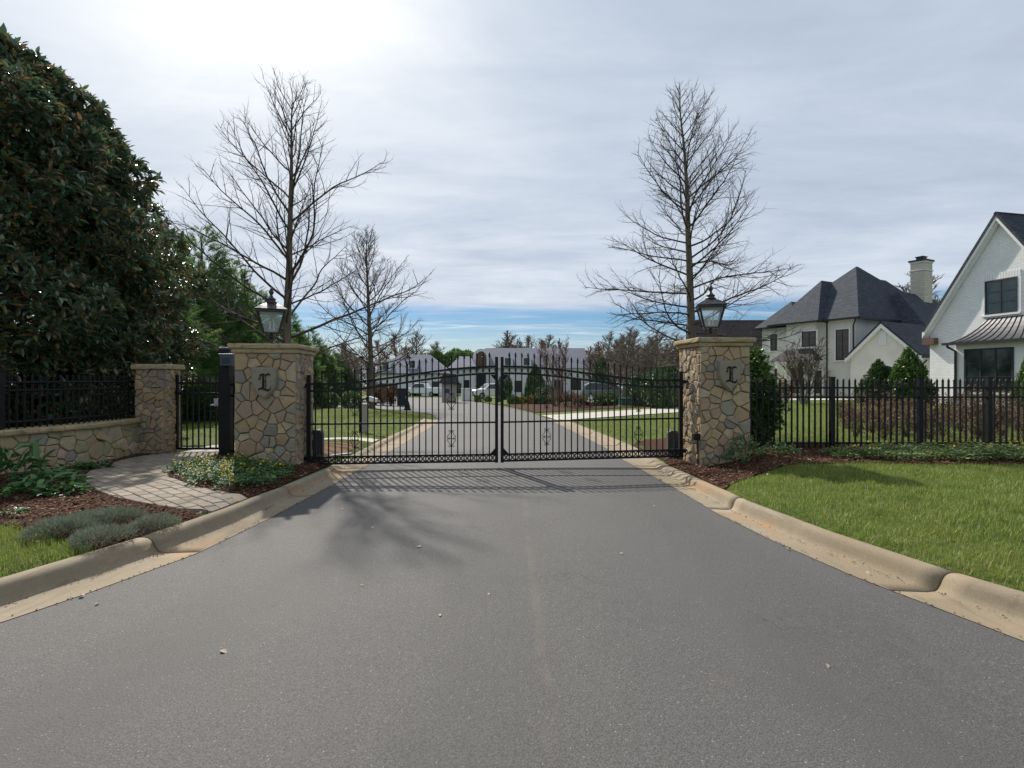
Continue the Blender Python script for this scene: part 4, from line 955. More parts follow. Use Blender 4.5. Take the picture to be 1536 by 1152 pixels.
# lawn fence
def lawn_fence():
    Y = 9.55; x0 = 3.93; r = empty('lawn_fence', (0, Y, 0), 0, 'black aluminium picket fence running from pillar past the lawn', 'fence')
    posts = [PX(u, Y) for u in (1248, 1380, 1483)] + [PX(1590, Y), PX(1700, Y)]; x1 = posts[-1]
    sp = .1075
    zz = 1.5
    for nm, z, h in (('rail', zz - .165, .03), ('rail', zz - .335, .03), ('rail', .335, .03)):
        prev = x0
        for px in posts:
            a = prev + (.035 if prev != x0 else 0); b = px - .035
            MB().box(a, b, -.016, .016, z - h / 2, z + h / 2).build(nm, 'black_metal', r); prev = px
    for px in posts:
        p = MB().box(px - .038, px + .038, -.038, .038, .02, zz + .015).build('post', 'black_metal', r)
        MB().box(px - .044, px + .044, -.044, .044, zz + .015, zz + .035).build('post_cap', 'black_metal', p)
    edges = [x0] + posts
    for a, b in zip(edges[:-1], edges[1:]):
        a += .045 if a != x0 else .03; b -= .045; n = max(1, int(round((b - a) / sp)))
        for i in range(n):
            x = a + (b - a) * (i + .5) / n
            p = MB().box(x - .0125, x + .0125, -.0125, .0125, .225 - .035 * max(0, 1 - (x - x0) / 1.2), zz - .05).build('picket', 'black_metal', r)
            MB().lathe([(.018, 0), (.022, .012), (.015, .03), (.001, .062)], 4, c=(x, 0, zz - .052), rot=math.pi / 4).build('picket_tip', 'black_metal', p)
lawn_fence()
# ------------------------------------------------------------------ bare trees
class Tubes:
    def __init__(s): s.V = []; s.F = []; s.o = 0
    def tube(s, P, r, n):
        P = np.asarray(P, float); m = len(P); r = np.asarray(r, float)
        d = np.gradient(P, axis=0); d /= np.linalg.norm(d, axis=1, keepdims=True) + 1e-9
        ref = np.array([0, 0, 1.]) if abs(d[0, 2]) < .8 else np.array([1., 0, 0])
        a = np.cross(d, ref); a /= np.linalg.norm(a, axis=1, keepdims=True) + 1e-9; b = np.cross(d, a)
        t = np.arange(n) * 2 * np.pi / n
        ring = P[:, None] + r[:, None, None] * (a[:, None] * np.cos(t)[None, :, None] + b[:, None] * np.sin(t)[None, :, None])
        s.V.append(ring.reshape(-1, 3)); i = np.arange(m - 1)[:, None] * n; k = np.arange(n)[None]; k2 = (k + 1) % n
        f = np.stack([i + k, i + k2, i + n + k2, i + n + k], 2).reshape(-1, 4) + s.o
        s.F.append(f); s.o += m * n
    def obj(s, name, mat, parent, smooth=True): return np_obj(name, np.concatenate(s.V), np.concatenate(s.F), mat, parent, smooth)
def grow(rs, p, d, L_, n, up, wob):
    P = [np.array(p, float)]; d = np.array(d, float); st = L_ / n
    for i in range(n):
        d = d + np.array([0, 0, up]) / n + rs.normal(0, wob, 3); d /= np.linalg.norm(d); P.append(P[-1] + d * st)
    return np.array(P)
def side_dir(rs, t, ang, az):
    ref = np.array([0, 0, 1.]) if abs(t[2]) < .93 else np.array([1., 0, 0]); a = np.cross(t, ref); a /= np.linalg.norm(a); b = np.cross(t, a)
    return t * math.cos(ang) + (a * math.cos(az) + b * math.sin(az)) * math.sin(ang)
def bare_tree(name, loc, H, r0, z_lo, len_f, ang_f, n_prim, seed, label, group=None, sec=13, ter=6, up=.5, tw=.0032, bark='bark_olive', twig='twig_brown', flat=.5, lean=0, stems=1, cat='tree', wob=.085, extra=(), lo=.62):
    rs = np.random.RandomState(seed); root = empty(name, loc, 0, label, cat, group); T = Tubes(); C = Tubes()
    for s_ in range(stems):
        if stems == 1: P = grow(rs, (0, 0, -.1), (lean, 0, 1), H, 22, .05, .014)
        else:
            a = 6.28 * s_ / stems + rs.rand(); P = grow(rs, (.08 * math.cos(a), .08 * math.sin(a), -.1), (math.cos(a) * .28, math.sin(a) * .28, 1), H * rs.uniform(.8, 1), 14, .3, .05)
        hh = np.linspace(0, 1, len(P)); rad = r0 * (1 - hh) ** .85 + tw * 1.2; rad[0] *= 1.35
        T.tube(P, rad, 9)
        np_ = n_prim // stems
        for i in range(np_):
            f = (i + rs.rand()) / np_; zf = z_lo / H + (1 - z_lo / H) * (f ** .92) * .985
            k = zf * (len(P) - 1); i0 = int(k); base_p = P[i0] + (P[min(i0 + 1, len(P) - 1)] - P[i0]) * (k - i0)
            az = i * 2.399 + rs.normal(0, .35); el = ang_f(zf) + rs.normal(0, .10); Lp = len_f(zf) * rs.uniform(lo, 1.15)
            if Lp < .12: continue
            d = (math.cos(az) * math.cos(el), math.sin(az) * math.cos(el), math.sin(el))
            add_branch(rs, T, C, base_p, d, Lp, max(.010 * Lp ** .8 * 1.15, tw * 1.6), sec, ter, up, tw, flat, wob)
        for (zf, az, el, Lp, rr) in extra:
            k = zf * (len(P) - 1); base_p = P[int(k)]; d = (math.cos(az) * math.cos(el), math.sin(az) * math.cos(el), math.sin(el))
            add_branch(rs, T, C, base_p, d, Lp, rr, sec, ter, up, tw, flat, wob)
    T.obj('trunk', bark, root); C.obj('crown', twig, root)
    return root
def add_branch(rs, T, C, p, d, Lp, r, sec, ter, up, tw, flat, wob):
    n = max(5, int(Lp * 4.5)); B = grow(rs, p, d, Lp, n, up, wob); t = np.linspace(0, 1, n + 1)
    C.tube(B, r * (1 - t) ** .8 + tw * .8, 5)
    ns = max(3, int(sec * min(1.2, Lp / 2.2) + .5)); azp = rs.rand() * 3.14
    for j in range(ns):
        f = .16 + .82 * (j + rs.rand()) / ns; k = f * n; i0 = min(int(k), n - 1); q = B[i0] + (B[i0 + 1] - B[i0]) * (k - i0); tg = B[i0 + 1] - B[i0]; tg /= np.linalg.norm(tg)
        Ls = (Lp * .40 * (1.02 - f) ** .7 + .16) * rs.uniform(.6, 1.25); sgn = 1 if j % 2 else -1
        dd = side_dir(rs, tg, rs.uniform(.5, .95), (0 if sgn > 0 else math.pi) + rs.normal(0, 1 - flat * .55))
        m = max(3, int(Ls * 7)); S = grow(rs, q, dd, Ls, m, up * .55, wob * 1.3); t2 = np.linspace(0, 1, m + 1)
        C.tube(S, max(r * .36 * (1 - f * .5), tw * 1.25) * (1 - t2) ** .7 + tw * .7, 4)
        nt = max(2, int(ter * min(1.4, Ls / .6) + .5))
        for h in range(nt):
            f2 = .15 + .85 * (h + rs.rand()) / nt; k = f2 * m; i1 = min(int(k), m - 1); q2 = S[i1] + (S[i1 + 1] - S[i1]) * (k - i1); t3 = S[i1 + 1] - S[i1]; t3 /= np.linalg.norm(t3)
            Lt = rs.uniform(.12, .34) * (.6 + .5 * Ls); W = grow(rs, q2, side_dir(rs, t3, rs.uniform(.45, .9), (0 if h % 2 else math.pi) + rs.normal(0, .8)), Lt, 3, up * .4, wob * 1.6)
            C.tube(W, [tw, tw * .85, tw * .7, tw * .5], 3)
def tab(*p): return lambda z: float(np.interp(z, [a for a, b in p], [b for a, b in p]))
# tall maple-like tree behind the walk-gate pillar
xl = PX(430, 13.4)
bare_tree('bare_tree', (xl, 13.4, gz(xl, 13.4) - .02), 9.1, .135, 1.9, tab((.2, 2.9), (.27, 3.9), (.4, 3.8), (.55, 3.1), (.7, 2.4), (.85, 1.6), (1, .7)), tab((.2, .10), (.27, .36), (.4, .58), (.6, .78), (.8, .95), (1, 1.2)), 44, 4,
          'tall bare tree with upswept limbs behind the pillar by the walk gate', sec=12, ter=5, up=.50, tw=.0031, flat=.2,
          extra=((.24, 3.3, .05, 3.0, .03), (.27, 3.0, .12, 2.6, .022), (.2, 3.6, -.1, 2.3, .018)))
xr = PX(1040, 13.4)
bare_tree('bare_tree', (xr, 13.4, gz(xr, 13.4) - .02), 9.15, .135, 1.7, tab((.18, 2.0), (.28, 2.75), (.42, 2.75), (.55, 2.5), (.7, 1.9), (.85, 1.15), (.95, .6), (1, .25)), tab((.18, -.15), (.28, .02), (.4, .20), (.55, .48), (.75, .75), (1, 1.1)), 72, 9,
          'bare pin oak with level lower limbs behind the pillar by the lawn fence', sec=14, ter=6, up=.30, tw=.0032, flat=.75, lo=.72)
x2 = PX(557, 33)
bare_tree('bare_tree', (x2, 33, base(33)), 11.2, .20, 2.2, tab((.2, 4.2), (.35, 5.2), (.55, 4.3), (.8, 2.4), (1, .4)), tab((.2, .10), (.4, .40), (.7, .80), (1, 1.2)), 50, 21, 'smaller bare tree standing in the lawn beside the lamp post', sec=11, ter=5, up=.7, tw=.0062, flat=.2)

# ------------------------------------------------------------------ leafy crowns
def leaf_template(w=.34, fold=.10, droop=.18):
    tv = [(0, 0, 0), (-w * .5, .34, fold), (0, .36, 0), (w * .5, .34, fold), (-w * .42, .68, fold * .8 - droop * .4), (0, .70, -droop * .45), (w * .42, .68, fold * .8 - droop * .4), (0, 1.0, -droop)]
    tf = [(0, 2, 1), (0, 3, 2), (1, 2, 5), (1, 5, 4), (2, 3, 6), (2, 6, 5), (4, 5, 7), (5, 6, 7)]
    return np.array(tv), np.array(tf)
LT = leaf_template()
LT_S = (np.array([(0, 0, 0), (-.26, .45, .06), (.26, .45, .06), (0, 1., -.05)]), np.array([(0, 2, 1), (1, 2, 3)]))
def rosettes(centres, outs, rs, n_leaf, size, spread=(.5, 1.25), tmpl=LT):
    """clusters of leaves fanned round a shoot tip"""
    N = len(centres); c = np.repeat(centres, n_leaf, 0); o = np.repeat(outs, n_leaf, 0)
    rnd = rs.normal(0, 1, o.shape); rnd -= o * (rnd * o).sum(1, keepdims=True); rnd /= np.linalg.norm(rnd, axis=1, keepdims=True) + 1e-9
    a = rs.uniform(*spread, len(c))[:, None]; d = o * np.cos(a) + rnd * np.sin(a)
    M = frame_to(d, rs.normal(0, .5, len(c))); s = size * rs.uniform(.65, 1.2, len(c))
    return scatter(tmpl[0], tmpl[1], c + d * (size * .08) - o * rs.uniform(0, size * .7, (len(c), 1)), M, s)
def magnolia():
    rs = np.random.RandomState(3); cx, cy = -11.25, 10.7
    root = empty('magnolia_tree', (cx, cy, .1), 0, 'huge glossy evergreen magnolia with rusty leaves behind the wall fence', 'tree')
    rad = tab((0, 2.9), (.5, 3.4), (1.5, 3.85), (3, 3.9), (4.2, 3.7), (5.2, 3.2), (6.2, 3.0), (7.1, 2.5), (8.0, 1.4), (8.7, .25))
    def lump(az, z): return 1 + .085 * np.sin(az * 5 + z * 1.7) + .06 * np.sin(az * 11 - z * 2.9 + 1) + .07 * np.sin(z * 3.3 + az * 3)
    P = []; O = []
    n = 19000
    z = rs.uniform(.45, 8.95, n); az = rs.uniform(0, 2 * np.pi, n)
    r0 = np.array([rad(a) for a in z]); keep = rs.rand(n) < np.clip(r0 / 4.3, .15, 1)
    # fewer on the side that faces away from road and camera
    face = np.cos(az - R(-45)); keep &= rs.rand(n) < np.where(face > -.25, 1, .35)
    z, az, r0 = z[keep], az[keep], r0[keep]
    depth = 1 - np.abs(rs.normal(0, .06, len(z))) - (rs.rand(len(z)) < .30) * rs.uniform(0, .45, len(z)); r = r0 * lump(az, z) * depth + (rs.rand(len(z)) < .03) * rs.uniform(.05, .22, len(z))
    P = np.column_stack([r * np.cos(az), r * np.sin(az), z]); O = np.column_stack([np.cos(az), np.sin(az), np.full(len(z), .55)]) + rs.normal(0, .35, (len(z), 3)); O /= np.linalg.norm(O, axis=1, keepdims=True)
    n2 = 5200; z2 = rs.uniform(.3, 8.2, n2); a2 = rs.uniform(0, 2 * np.pi, n2); r2 = np.array([rad(q) for q in z2]) * lump(a2, z2) * rs.uniform(.62, .86, n2); P2 = np.column_stack([r2 * np.cos(a2), r2 * np.sin(a2), z2]); O2 = np.column_stack([np.cos(a2), np.sin(a2), np.full(n2, .2)]) + rs.normal(0, .3, (n2, 3)); O2 /= np.linalg.norm(O2, axis=1, keepdims=True)
    V, Fc = join_np([rosettes(P, O, rs, 8, .175), rosettes(P2, O2, rs, 7, .30, (.9, 1.5))])
    np_obj('crown', V, Fc, 'magnolia_leaf', root, True)
    T = Tubes(); T.tube(grow(rs, (0, 0, -.2), (0, 0, 1), 8.6, 16, .02, .02), np.linspace(.26, .03, 17), 10)
    for i in range(60):
        zz = rs.uniform(.5, 7.6); a = rs.rand() * 6.28; L_ = rad(zz) * .9; T.tube(grow(rs, (0, 0, zz * .93), (math.cos(a), math.sin(a), .35), L_, 8, .1, .05), np.linspace(.05, .008, 9), 5)
    T.obj('trunk', 'bark_dark', root)
magnolia()
def spray_template():
    tv = []; tf = []
    def tri(b, d, L_, w, z):
        px_, py_ = -d[1], d[0]; k = len(tv)
        tv.extend([(b[0] - px_ * w, b[1] - py_ * w, z), (b[0] + px_ * w, b[1] + py_ * w, z), (b[0] + d[0] * L_, b[1] + d[1] * L_, z - .08)]); tf.append((k, k + 1, k + 2))
    tri((0, 0), (0, 1), 1.0, .05, 0)
    for i in range(5):
        y = .12 + .16 * i
        for s in (-1, 1): tri((0, y), (s * .72, .70), .46 - .05 * i, .045, .02 * (i % 2))
    return np.array(tv), np.array(tf)
SPR = spray_template()
def cypress_mesh(seed, n=4200, size=.62):
    rs = np.random.RandomState(seed); z = 1 - np.sqrt(rs.rand(n)) * 1.0; z = np.clip(z, 0, .995); az = rs.rand(n) * 6.28
    prof = np.interp(z, [0, .08, .25, .6, .85, 1], [.80, .95, 1.0, .66, .30, .03])
    lump = 1 + .14 * np.sin(az * 4 + z * 14) + .12 * np.sin(az * 7 - z * 23)
    r = prof * lump * (1 - np.abs(rs.normal(0, .13, n)) - (rs.rand(n) < .25) * rs.rand(n) * .35); P = np.column_stack([r * np.cos(az) * 2.0, r * np.sin(az) * 2.0, z * 8.0])
    d = np.column_stack([np.cos(az), np.sin(az), .75 + rs.normal(0, .3, n)]) + rs.normal(0, .22, (n, 3))
    V, Fc = scatter(SPR[0], SPR[1], P, frame_to(d, rs.normal(0, .9, n)), size * rs.uniform(.6, 1.25, n) * (1 - .35 * z)); return np_mesh('crown', V, Fc)
CYM = [cypress_mesh(1), cypress_mesh(2)]
ctm = MB().tube([(0, 0, -.2), (0, 0, 3), (.03, 0, 7.4)], [.22, .16, .02], 8).mesh('trunk')
for i, (u, Y, v, w) in enumerate(((222, 19, 385, 1.0), (258, 22.5, 350, 1.05), (303, 25, 338, 1.1), (345, 27.5, 385, 1.0), (384, 31, 428, 1.0), (425, 36, 458, 1.0), (462, 42, 490, 1.0), (495, 49, 524, 1.05))):
    x = PX(u, Y); zt = PZ(v, Y); g = base(Y)
    r = empty('cypress_tree', (x, Y, g), i * 1.3, 'dark green feathery cypress, ' + ('first', 'second', 'third', 'fourth', 'fifth', 'sixth', 'seventh', 'eighth')[i] + ' in the screen row counted from the magnolia', 'tree', 'cypress screen row'); sc = (zt - g) / 8.0
    for nm, me, mt in (('crown', CYM[i % 2], 'cypress_leaf'), ('trunk', ctm, 'bark_dark')):
        o = raw_obj(nm, me, mt, r); o.scale = (w * 1.15, w * 1.15, sc)
# generic leafy shrubs
def shrub_mesh(name, seed, n, leaf, prof, n_leaf=5, lump=.12, tmpl=LT_S, up=.5, inner=.2, dims=(1, 1)):
    """unit-height shrub; prof = [(z, r)]"""
    rs = np.random.RandomState(seed); zs = np.linspace(0, 1, 60); rr = np.interp(zs, [a for a, b in prof], [b for a, b in prof]); cdf = np.cumsum(rr + .05); cdf /= cdf[-1]
    z = np.interp(rs.rand(n), cdf, zs); az = rs.rand(n) * 6.28; r = np.interp(z, zs, rr)
    r = r * (1 + lump * np.sin(az * 4 + z * 9 + seed) + lump * .7 * np.sin(az * 7 - z * 13)) * (1 - np.abs(rs.normal(0, .10, n)) - (rs.rand(n) < inner) * rs.rand(n) * .5)
    P = np.column_stack([r * np.cos(az) * dims[0], r * np.sin(az) * dims[0], z * dims[1]]); O = np.column_stack([np.cos(az), np.sin(az), np.full(n, up)]) + rs.normal(0, .35, (n, 3)); O /= np.linalg.norm(O, axis=1, keepdims=True)
    V, Fc = rosettes(P, O, rs, n_leaf, leaf, tmpl=tmpl); V[:, 2] = np.maximum(V[:, 2], .004)
    return np_mesh(name, V, Fc, True)
def stem_mesh(seed, n, h, spread, r=.006):
    rs = np.random.RandomState(seed); T = Tubes()
    for i in range(n):
        a = rs.rand() * 6.28; s = rs.rand() * spread; T.tube(grow(rs, (.05 * math.cos(a), .05 * math.sin(a), -.02), (math.cos(a) * s, math.sin(a) * s, 1), h * rs.uniform(.7, 1), 5, .1, .06), np.linspace(r, r * .4, 6), 4)
    return np_mesh('stem', np.concatenate(T.V), np.concatenate(T.F), True)
STM = stem_mesh(5, 9, .8, .45, .012)
def shrub(name, me, mat, x, y, h, w, label, cat='shrub', group=None, rz=0, z=None):
    r = empty(name, (x, y, gz(x, y) if z is None else z), rz, label, cat, group)
    o = raw_obj('foliage', me, None, r); o.scale = (w, w, h)
    if not me.materials: me.materials.append(MATS[mat])
    o.material_slots[0].link = 'OBJECT'; o.material_slots[0].material = MATS[mat]
    s = raw_obj('stem', STM, 'bark_dark', r); s.scale = (w, w, h)
    return r
ROUND = [(0, .62), (.2, .93), (.5, 1.0), (.8, .78), (.95, .42), (1, .15)]; CONE = [(0, .75), (.12, .98), (.35, .92), (.65, .58), (.9, .22), (1, .03)]; COLM = [(0, .7), (.1, .95), (.5, 1), (.85, .85), (1, .35)]
SH_box = shrub_mesh('foliage', 1, 1500, .10, ROUND); SH_cone = shrub_mesh('foliage', 2, 2600, .085, CONE); SH_col = shrub_mesh('foliage', 3, 2600, .085, COLM, up=.7); SH_loose = shrub_mesh('foliage', 6, 1250, .10, [(0, .6), (.2, .85), (.5, 1), (.75, .85), (1, .45)], n_leaf=6, lump=.22, inner=.35, dims=(.48, 1.85)); SH_holly = shrub_mesh('foliage', 7, 2600, .13, CONE, n_leaf=5, lump=.13, inner=.25, dims=(.9, 2.1)); SH_big = shrub_mesh('foliage', 4, 3000, .075, ROUND, lump=.16)
shrub('laurel_shrub', SH_loose, 'bright_shrub_leaf', 4.62, 10.25, 1, 1, 'tall bright green laurel shrub against pillar behind lawn fence')
shrub('laurel_shrub', SH_loose, 'holly_leaf', 5.05, 10.9, .8, .95, 'dark leafy laurel shrub behind the brighter one by the pillar')
shrub('conical_holly', SH_holly, 'holly_leaf', PX(1318, 24), 24, (PZ(540, 24) - gz(PX(1318, 24), 24)) / 2.1, .95, 'smaller dark clipped cone shrub before the cream garage wing')
shrub('conical_holly', SH_holly, 'bright_shrub_leaf', PX(1363, 23), 23, (PZ(523, 23) - gz(PX(1363, 23), 23)) / 2.1, 1.0, 'larger bright green cone shrub before the cream garage wing', rz=1)
shrub('conical_holly', SH_cone, 'bright_shrub_leaf', PX(1545, 20), 20, 2.2, .5, 'green cone shrub at the end of the bay window')
shrub('boxwood_shrub', SH_box, 'bright_shrub_leaf', PX(494, 34), 34, 1.05, .62, 'round green boxwood at the lawn edge, the one away from the bare tree', group='boxwoods at the lawn edge')
shrub('boxwood_shrub', SH_box, 'bright_shrub_leaf', PX(527, 34), 34, 1.08, .66, 'round green boxwood at the lawn edge, the one nearer the bare tree', group='boxwoods at the lawn edge', rz=2)
shrub('holly_shrub', SH_big, 'holly_leaf', PX(1000, 33), 33, 2.7, 1.35, 'large dark rounded evergreen beyond the concrete driveway by the pillar')
shrub('holly_shrub', SH_big, 'holly_leaf', PX(962, 37), 37, 2.3, 1.1, 'dark evergreen shrub beyond the driveway beside green utility box', rz=1)
shrub('holly_tree', SH_cone, 'holly_leaf', PX(903, 62), 62, 4.8, 1.5, 'dark conical evergreen rising behind the parked silver car', 'tree')
shrub('boxwood_hedge', SH_box, 'boxwood_leaf', PX(890, 37.5), 37.5, .95, .85, 'dark clipped boxwood mound behind the fire hydrant')
shrub('boxwood_hedge', SH_box, 'boxwood_leaf', PX(914, 38), 38, .95, .8, 'dark clipped boxwood mound in front of the silver car', rz=1.2)
shrub('magnolia_shrub', SH_cone, 'holly_leaf', PX(803, 52), 52, 3.6, 1.15, 'dark cone shrub against the far white house wall', 'shrub')
shrub('magnolia_shrub', SH_col, 'holly_leaf', PX(757, 54), 54, 2.6, .75, 'dark upright shrub beside the far white suv', 'shrub')
shrub('boxwood_shrub', SH_box, 'holly_leaf', PX(818, 48), 48, 1.5, 1.0, 'dark low rounded bush below the dark cone shrub', 'shrub')
for i, (u, v, h, mt) in enumerate(((717, 600, .55, 'boxwood_leaf'), (732, 601, .55, 'boxwood_leaf'), (748, 602, .5, 'boxwood_leaf'), (769, 607, .75, 'boxwood_leaf'), (783, 607, .6, 'golden_leaf'), (797, 608, .7, 'golden_leaf'), (810, 609, .75, 'boxwood_leaf'), (823, 609, .6, 'golden_leaf'), (776, 601, .5, 'golden_leaf'), (790, 600, .5, 'boxwood_leaf'), (805, 602, .5, 'golden_leaf'))):
    Y = 46 if u < 760 else (41 if v > 604 else 47); x = PX(u, Y)
    shrub('border_bush', SH_box, mt, x, Y, h, h * .62, 'small ' + ('golden' if mt[0] == 'g' else 'dark green') + ' round bush in the border along the far drive', 'shrub', ('golden' if mt[0] == 'g' else 'dark green') + ' border bushes', i)

# twiggy deciduous shrubs
def twiggy(name, loc, h, w, n, seed, label, cat='shrub', group=None, twig='twig_brown', bloom=None, nb=120, bs=.05, r=.005, sub=5):
    rs = np.random.RandomState(seed); root = empty(name, loc, rs.rand() * 6, label, cat, group); T = Tubes(); tips = []
    for i in range(n):
        a = rs.rand() * 6.28; q = rs.rand() ** .6
        P = grow(rs, (rs.normal(0, .06 * w), rs.normal(0, .06 * w), -.02), (math.cos(a) * q * w / h * 1.1, math.sin(a) * q * w / h * 1.1, 1), h * rs.uniform(.65, 1.05), 6, .15, .07); T.tube(P, np.linspace(r, r * .45, 7), 4); tips.append(P[-1])
        for k in range(sub):
            j = rs.randint(2, 6); S = grow(rs, P[j], side_dir(rs, (P[j] - P[j - 1]) / np.linalg.norm(P[j] - P[j - 1]), rs.uniform(.4, .8), rs.rand() * 6.28), h * rs.uniform(.12, .3), 3, .2, .1); T.tube(S, [r * .5, r * .4, r * .35, r * .25], 3); tips.append(S[-1])
    T.obj('stem', twig, root)
    if bloom:
        tips = np.array(tips); c = tips[rs.randint(0, len(tips), nb)] - np.array([0, 0, 1]) * rs.uniform(0, .35 * h, (nb, 1)) * (rs.rand(nb, 1) < .6); O = rs.normal(0, 1, c.shape) + np.array([0, 0, .5]); O /= np.linalg.norm(O, axis=1, keepdims=True)
        V, Fc = rosettes(c, O, rs, 6, bs, (.3, 1.5), LT_S); np_obj('foliage', V, Fc, bloom, root)
    return root
hyd = []
for s in range(3): hyd.append(twiggy('hydrangea_bush', (0, -60, -5), 1.15, .62, 34, 40 + s, 'dormant brown hydrangea with dried blooms behind the lawn fence', group='dormant hydrangeas behind the lawn fence', bloom='dry_bloom', nb=300, bs=.060))
rs = np.random.RandomState(8); k = 0
for Y, us in ((11.6, (1330, 1395, 1470, 1530)), (12.6, (1290, 1355, 1420, 1500)), (13.8, (1310, 1375, 1445, 1520)), (15.5, (1270, 1340, 1480))):
    for u in us:
        x = PX(u + rs.randint(-8, 8), Y); src = hyd[k % 3]; sc = rs.uniform(.62, .92) if Y < 13 else rs.uniform(.8, 1.05)
        if k < 3: src.location = (x, Y, gz(x, Y)); src.scale = (sc,) * 3
        else: copy_tree(src, None, (x, Y, gz(x, Y)), rs.rand() * 6, sc)
        k += 1
copy_tree(hyd[0], None, (PX(1480, 10.6), 10.6, gz(PX(1480, 10.6), 10.6)), 2.0, 1.05, 'taller hydrangea with pale dried heads above the fence rail')
for i, (u, Y) in enumerate(((586, 37), (575, 38), (564, 39), (470, 40), (1105, 38), (1180, 30), (1165, 34))):
    x = PX(u, Y)
    if i == 0: azl = twiggy('russet_bush', (x, Y, base(Y)), 1.5, .9, 26, 61, 'russet twiggy bush right beside the dark mailbox cabinet', group='russet bushes at the far lawn edge', bloom='russet_leaf', nb=260, bs=.11, r=.010)
    else: copy_tree(azl, None, (x, Y, gz(x, Y)), i * 1.1, (1, .8, 1.2, 1.3, .9, .8, .9)[i], ('', 'russet twiggy bush between mailbox cabinet and bare lawn tree', 'russet twiggy bush close to the bare lawn tree trunk', 'russet twiggy bush beside the boxwoods at the lawn edge', 'russet twiggy bush behind the lawn fence pillar', 'russet twiggy bush near the spreading crape myrtle', 'russet twiggy bush at the cream house corner')[i])
for i, (u, Y, s) in enumerate(((848, 36, 1.0), (862, 38, .9), (870, 35.5, .75), (838, 39, .8))):
    x = PX(u, Y)
    if i == 0: brn = twiggy('dry_bush', (x, Y, base(Y)), 1.15, .8, 30, 63, 'tan dried shrub mounded beside the fire hydrant', group='tan dried shrubs by the hydrant', bloom='dry_bloom', nb=300, bs=.10, r=.008)
    else: copy_tree(brn, None, (x, Y, base(Y)), i, s)
# crape myrtles
x = PX(835, 36); bare_tree('crape_myrtle', (x, 36, base(36)), 4.7, .055, 1.6, tab((.3, 1.1), (.6, 1.1), (1, .35)), tab((.3, .8), (1, 1.15)), 70, 31, 'leafless reddish crape myrtle with several stems in the far border', sec=12, ter=5, up=.5, tw=.0085, flat=.1, stems=5, bark='twig_red', twig='twig_red')
x = PX(1205, 27); bare_tree('crape_myrtle', (x, 27, gz(x, 27)), 3.7, .045, .5, tab((.1, 1.7), (.5, 1.2), (1, .35)), tab((.1, .7), (1, 1.1)), 70, 33, 'leafless spreading crape myrtle before the cream house windows', sec=12, ter=5, up=.35, tw=.0065, flat=.1, stems=6, bark='twig_grey', twig='twig_brown')
# far wood: individual bare trees and pines
far = [bare_tree('far_tree', (0, -80, -20), 10, .13, 1.5, tab((.15, 2.2), (.4, 3.0), (.7, 2.2), (1, .4)), tab((.15, .4), (.6, .8), (1, 1.2)), 34, 70 + i, ('leafless grey woodland tree behind the houses', 'leafless brown woodland tree behind the houses', 'leafless reddish woodland tree behind the houses')[i], ('grey', 'brown', 'reddish')[i] + ' bare woodland trees', sec=12, ter=5, up=.6, tw=.016, flat=.1, bark='twig_grey', twig=('twig_grey', 'twig_far', 'twig_red')[i]) for i in range(3)]
rs = np.random.RandomState(12); k = 0
spots = [(u + rs.randint(-6, 7), rs.uniform(106, 125) if u < 885 else rs.uniform(68, 100), None) for u in range(755, 1012, 8)] + [(u + rs.randint(-6, 7), rs.uniform(44, 60), .6) for u in range(930, 1030, 14)] + [(u, rs.uniform(110, 130), None) for u in (575, 600, 625, 645, 660)] + [(u, rs.uniform(48, 60), .55) for u in range(480, 560, 12)] + [(1365, 62, 1.35), (1405, 60, 1.25), (1425, 66, 1.2), (1100, 62, .8), (1075, 60, .8), (1130, 70, .8)]
for u, Y, s in spots:
    x = PX(u, Y); want = {True: 1.5 + rs.uniform(40, 68) / F * Y, False: 0}[s is None]
    sc = s if s else (want - base(Y)) / 10; sc *= rs.uniform(.9, 1.1)
    if k < 3: far[k].location = (x, Y, base(Y)); far[k].scale = (sc * 1.8, sc * 1.8, sc)
    else: copy_tree(far[rs.randint(0, 3)], None, (x, Y, base(Y)), rs.rand() * 6, (sc * 1.9, sc * 1.9, sc))
    k += 1
pin = None
for i, (u, Y, v) in enumerate(((676, 125, 527), (684, 128, 523), (692, 122, 526), (701, 130, 525), (707, 126, 529), (655, 120, 526), (648, 124, 529))):
    x = PX(u, Y); h = PZ(v, Y) - base(Y)
    r = empty('pine_tree', (x, Y, base(Y)), i, 'dark green pine showing above the far rooflines', 'tree', 'pines above the far rooflines')
    o = raw_obj('crown', SH_big, 'cypress_leaf', r); o.scale = (2.2, 2.2, h * .62); o.location = (0, 0, h * .38); o.material_slots[0].link = 'OBJECT'; o.material_slots[0].material = MATS['cypress_leaf']
    MB().tube([(0, 0, -.3), (0, 0, h * .7)], [.22, .1], 7).build('trunk', 'bark_dark', r)

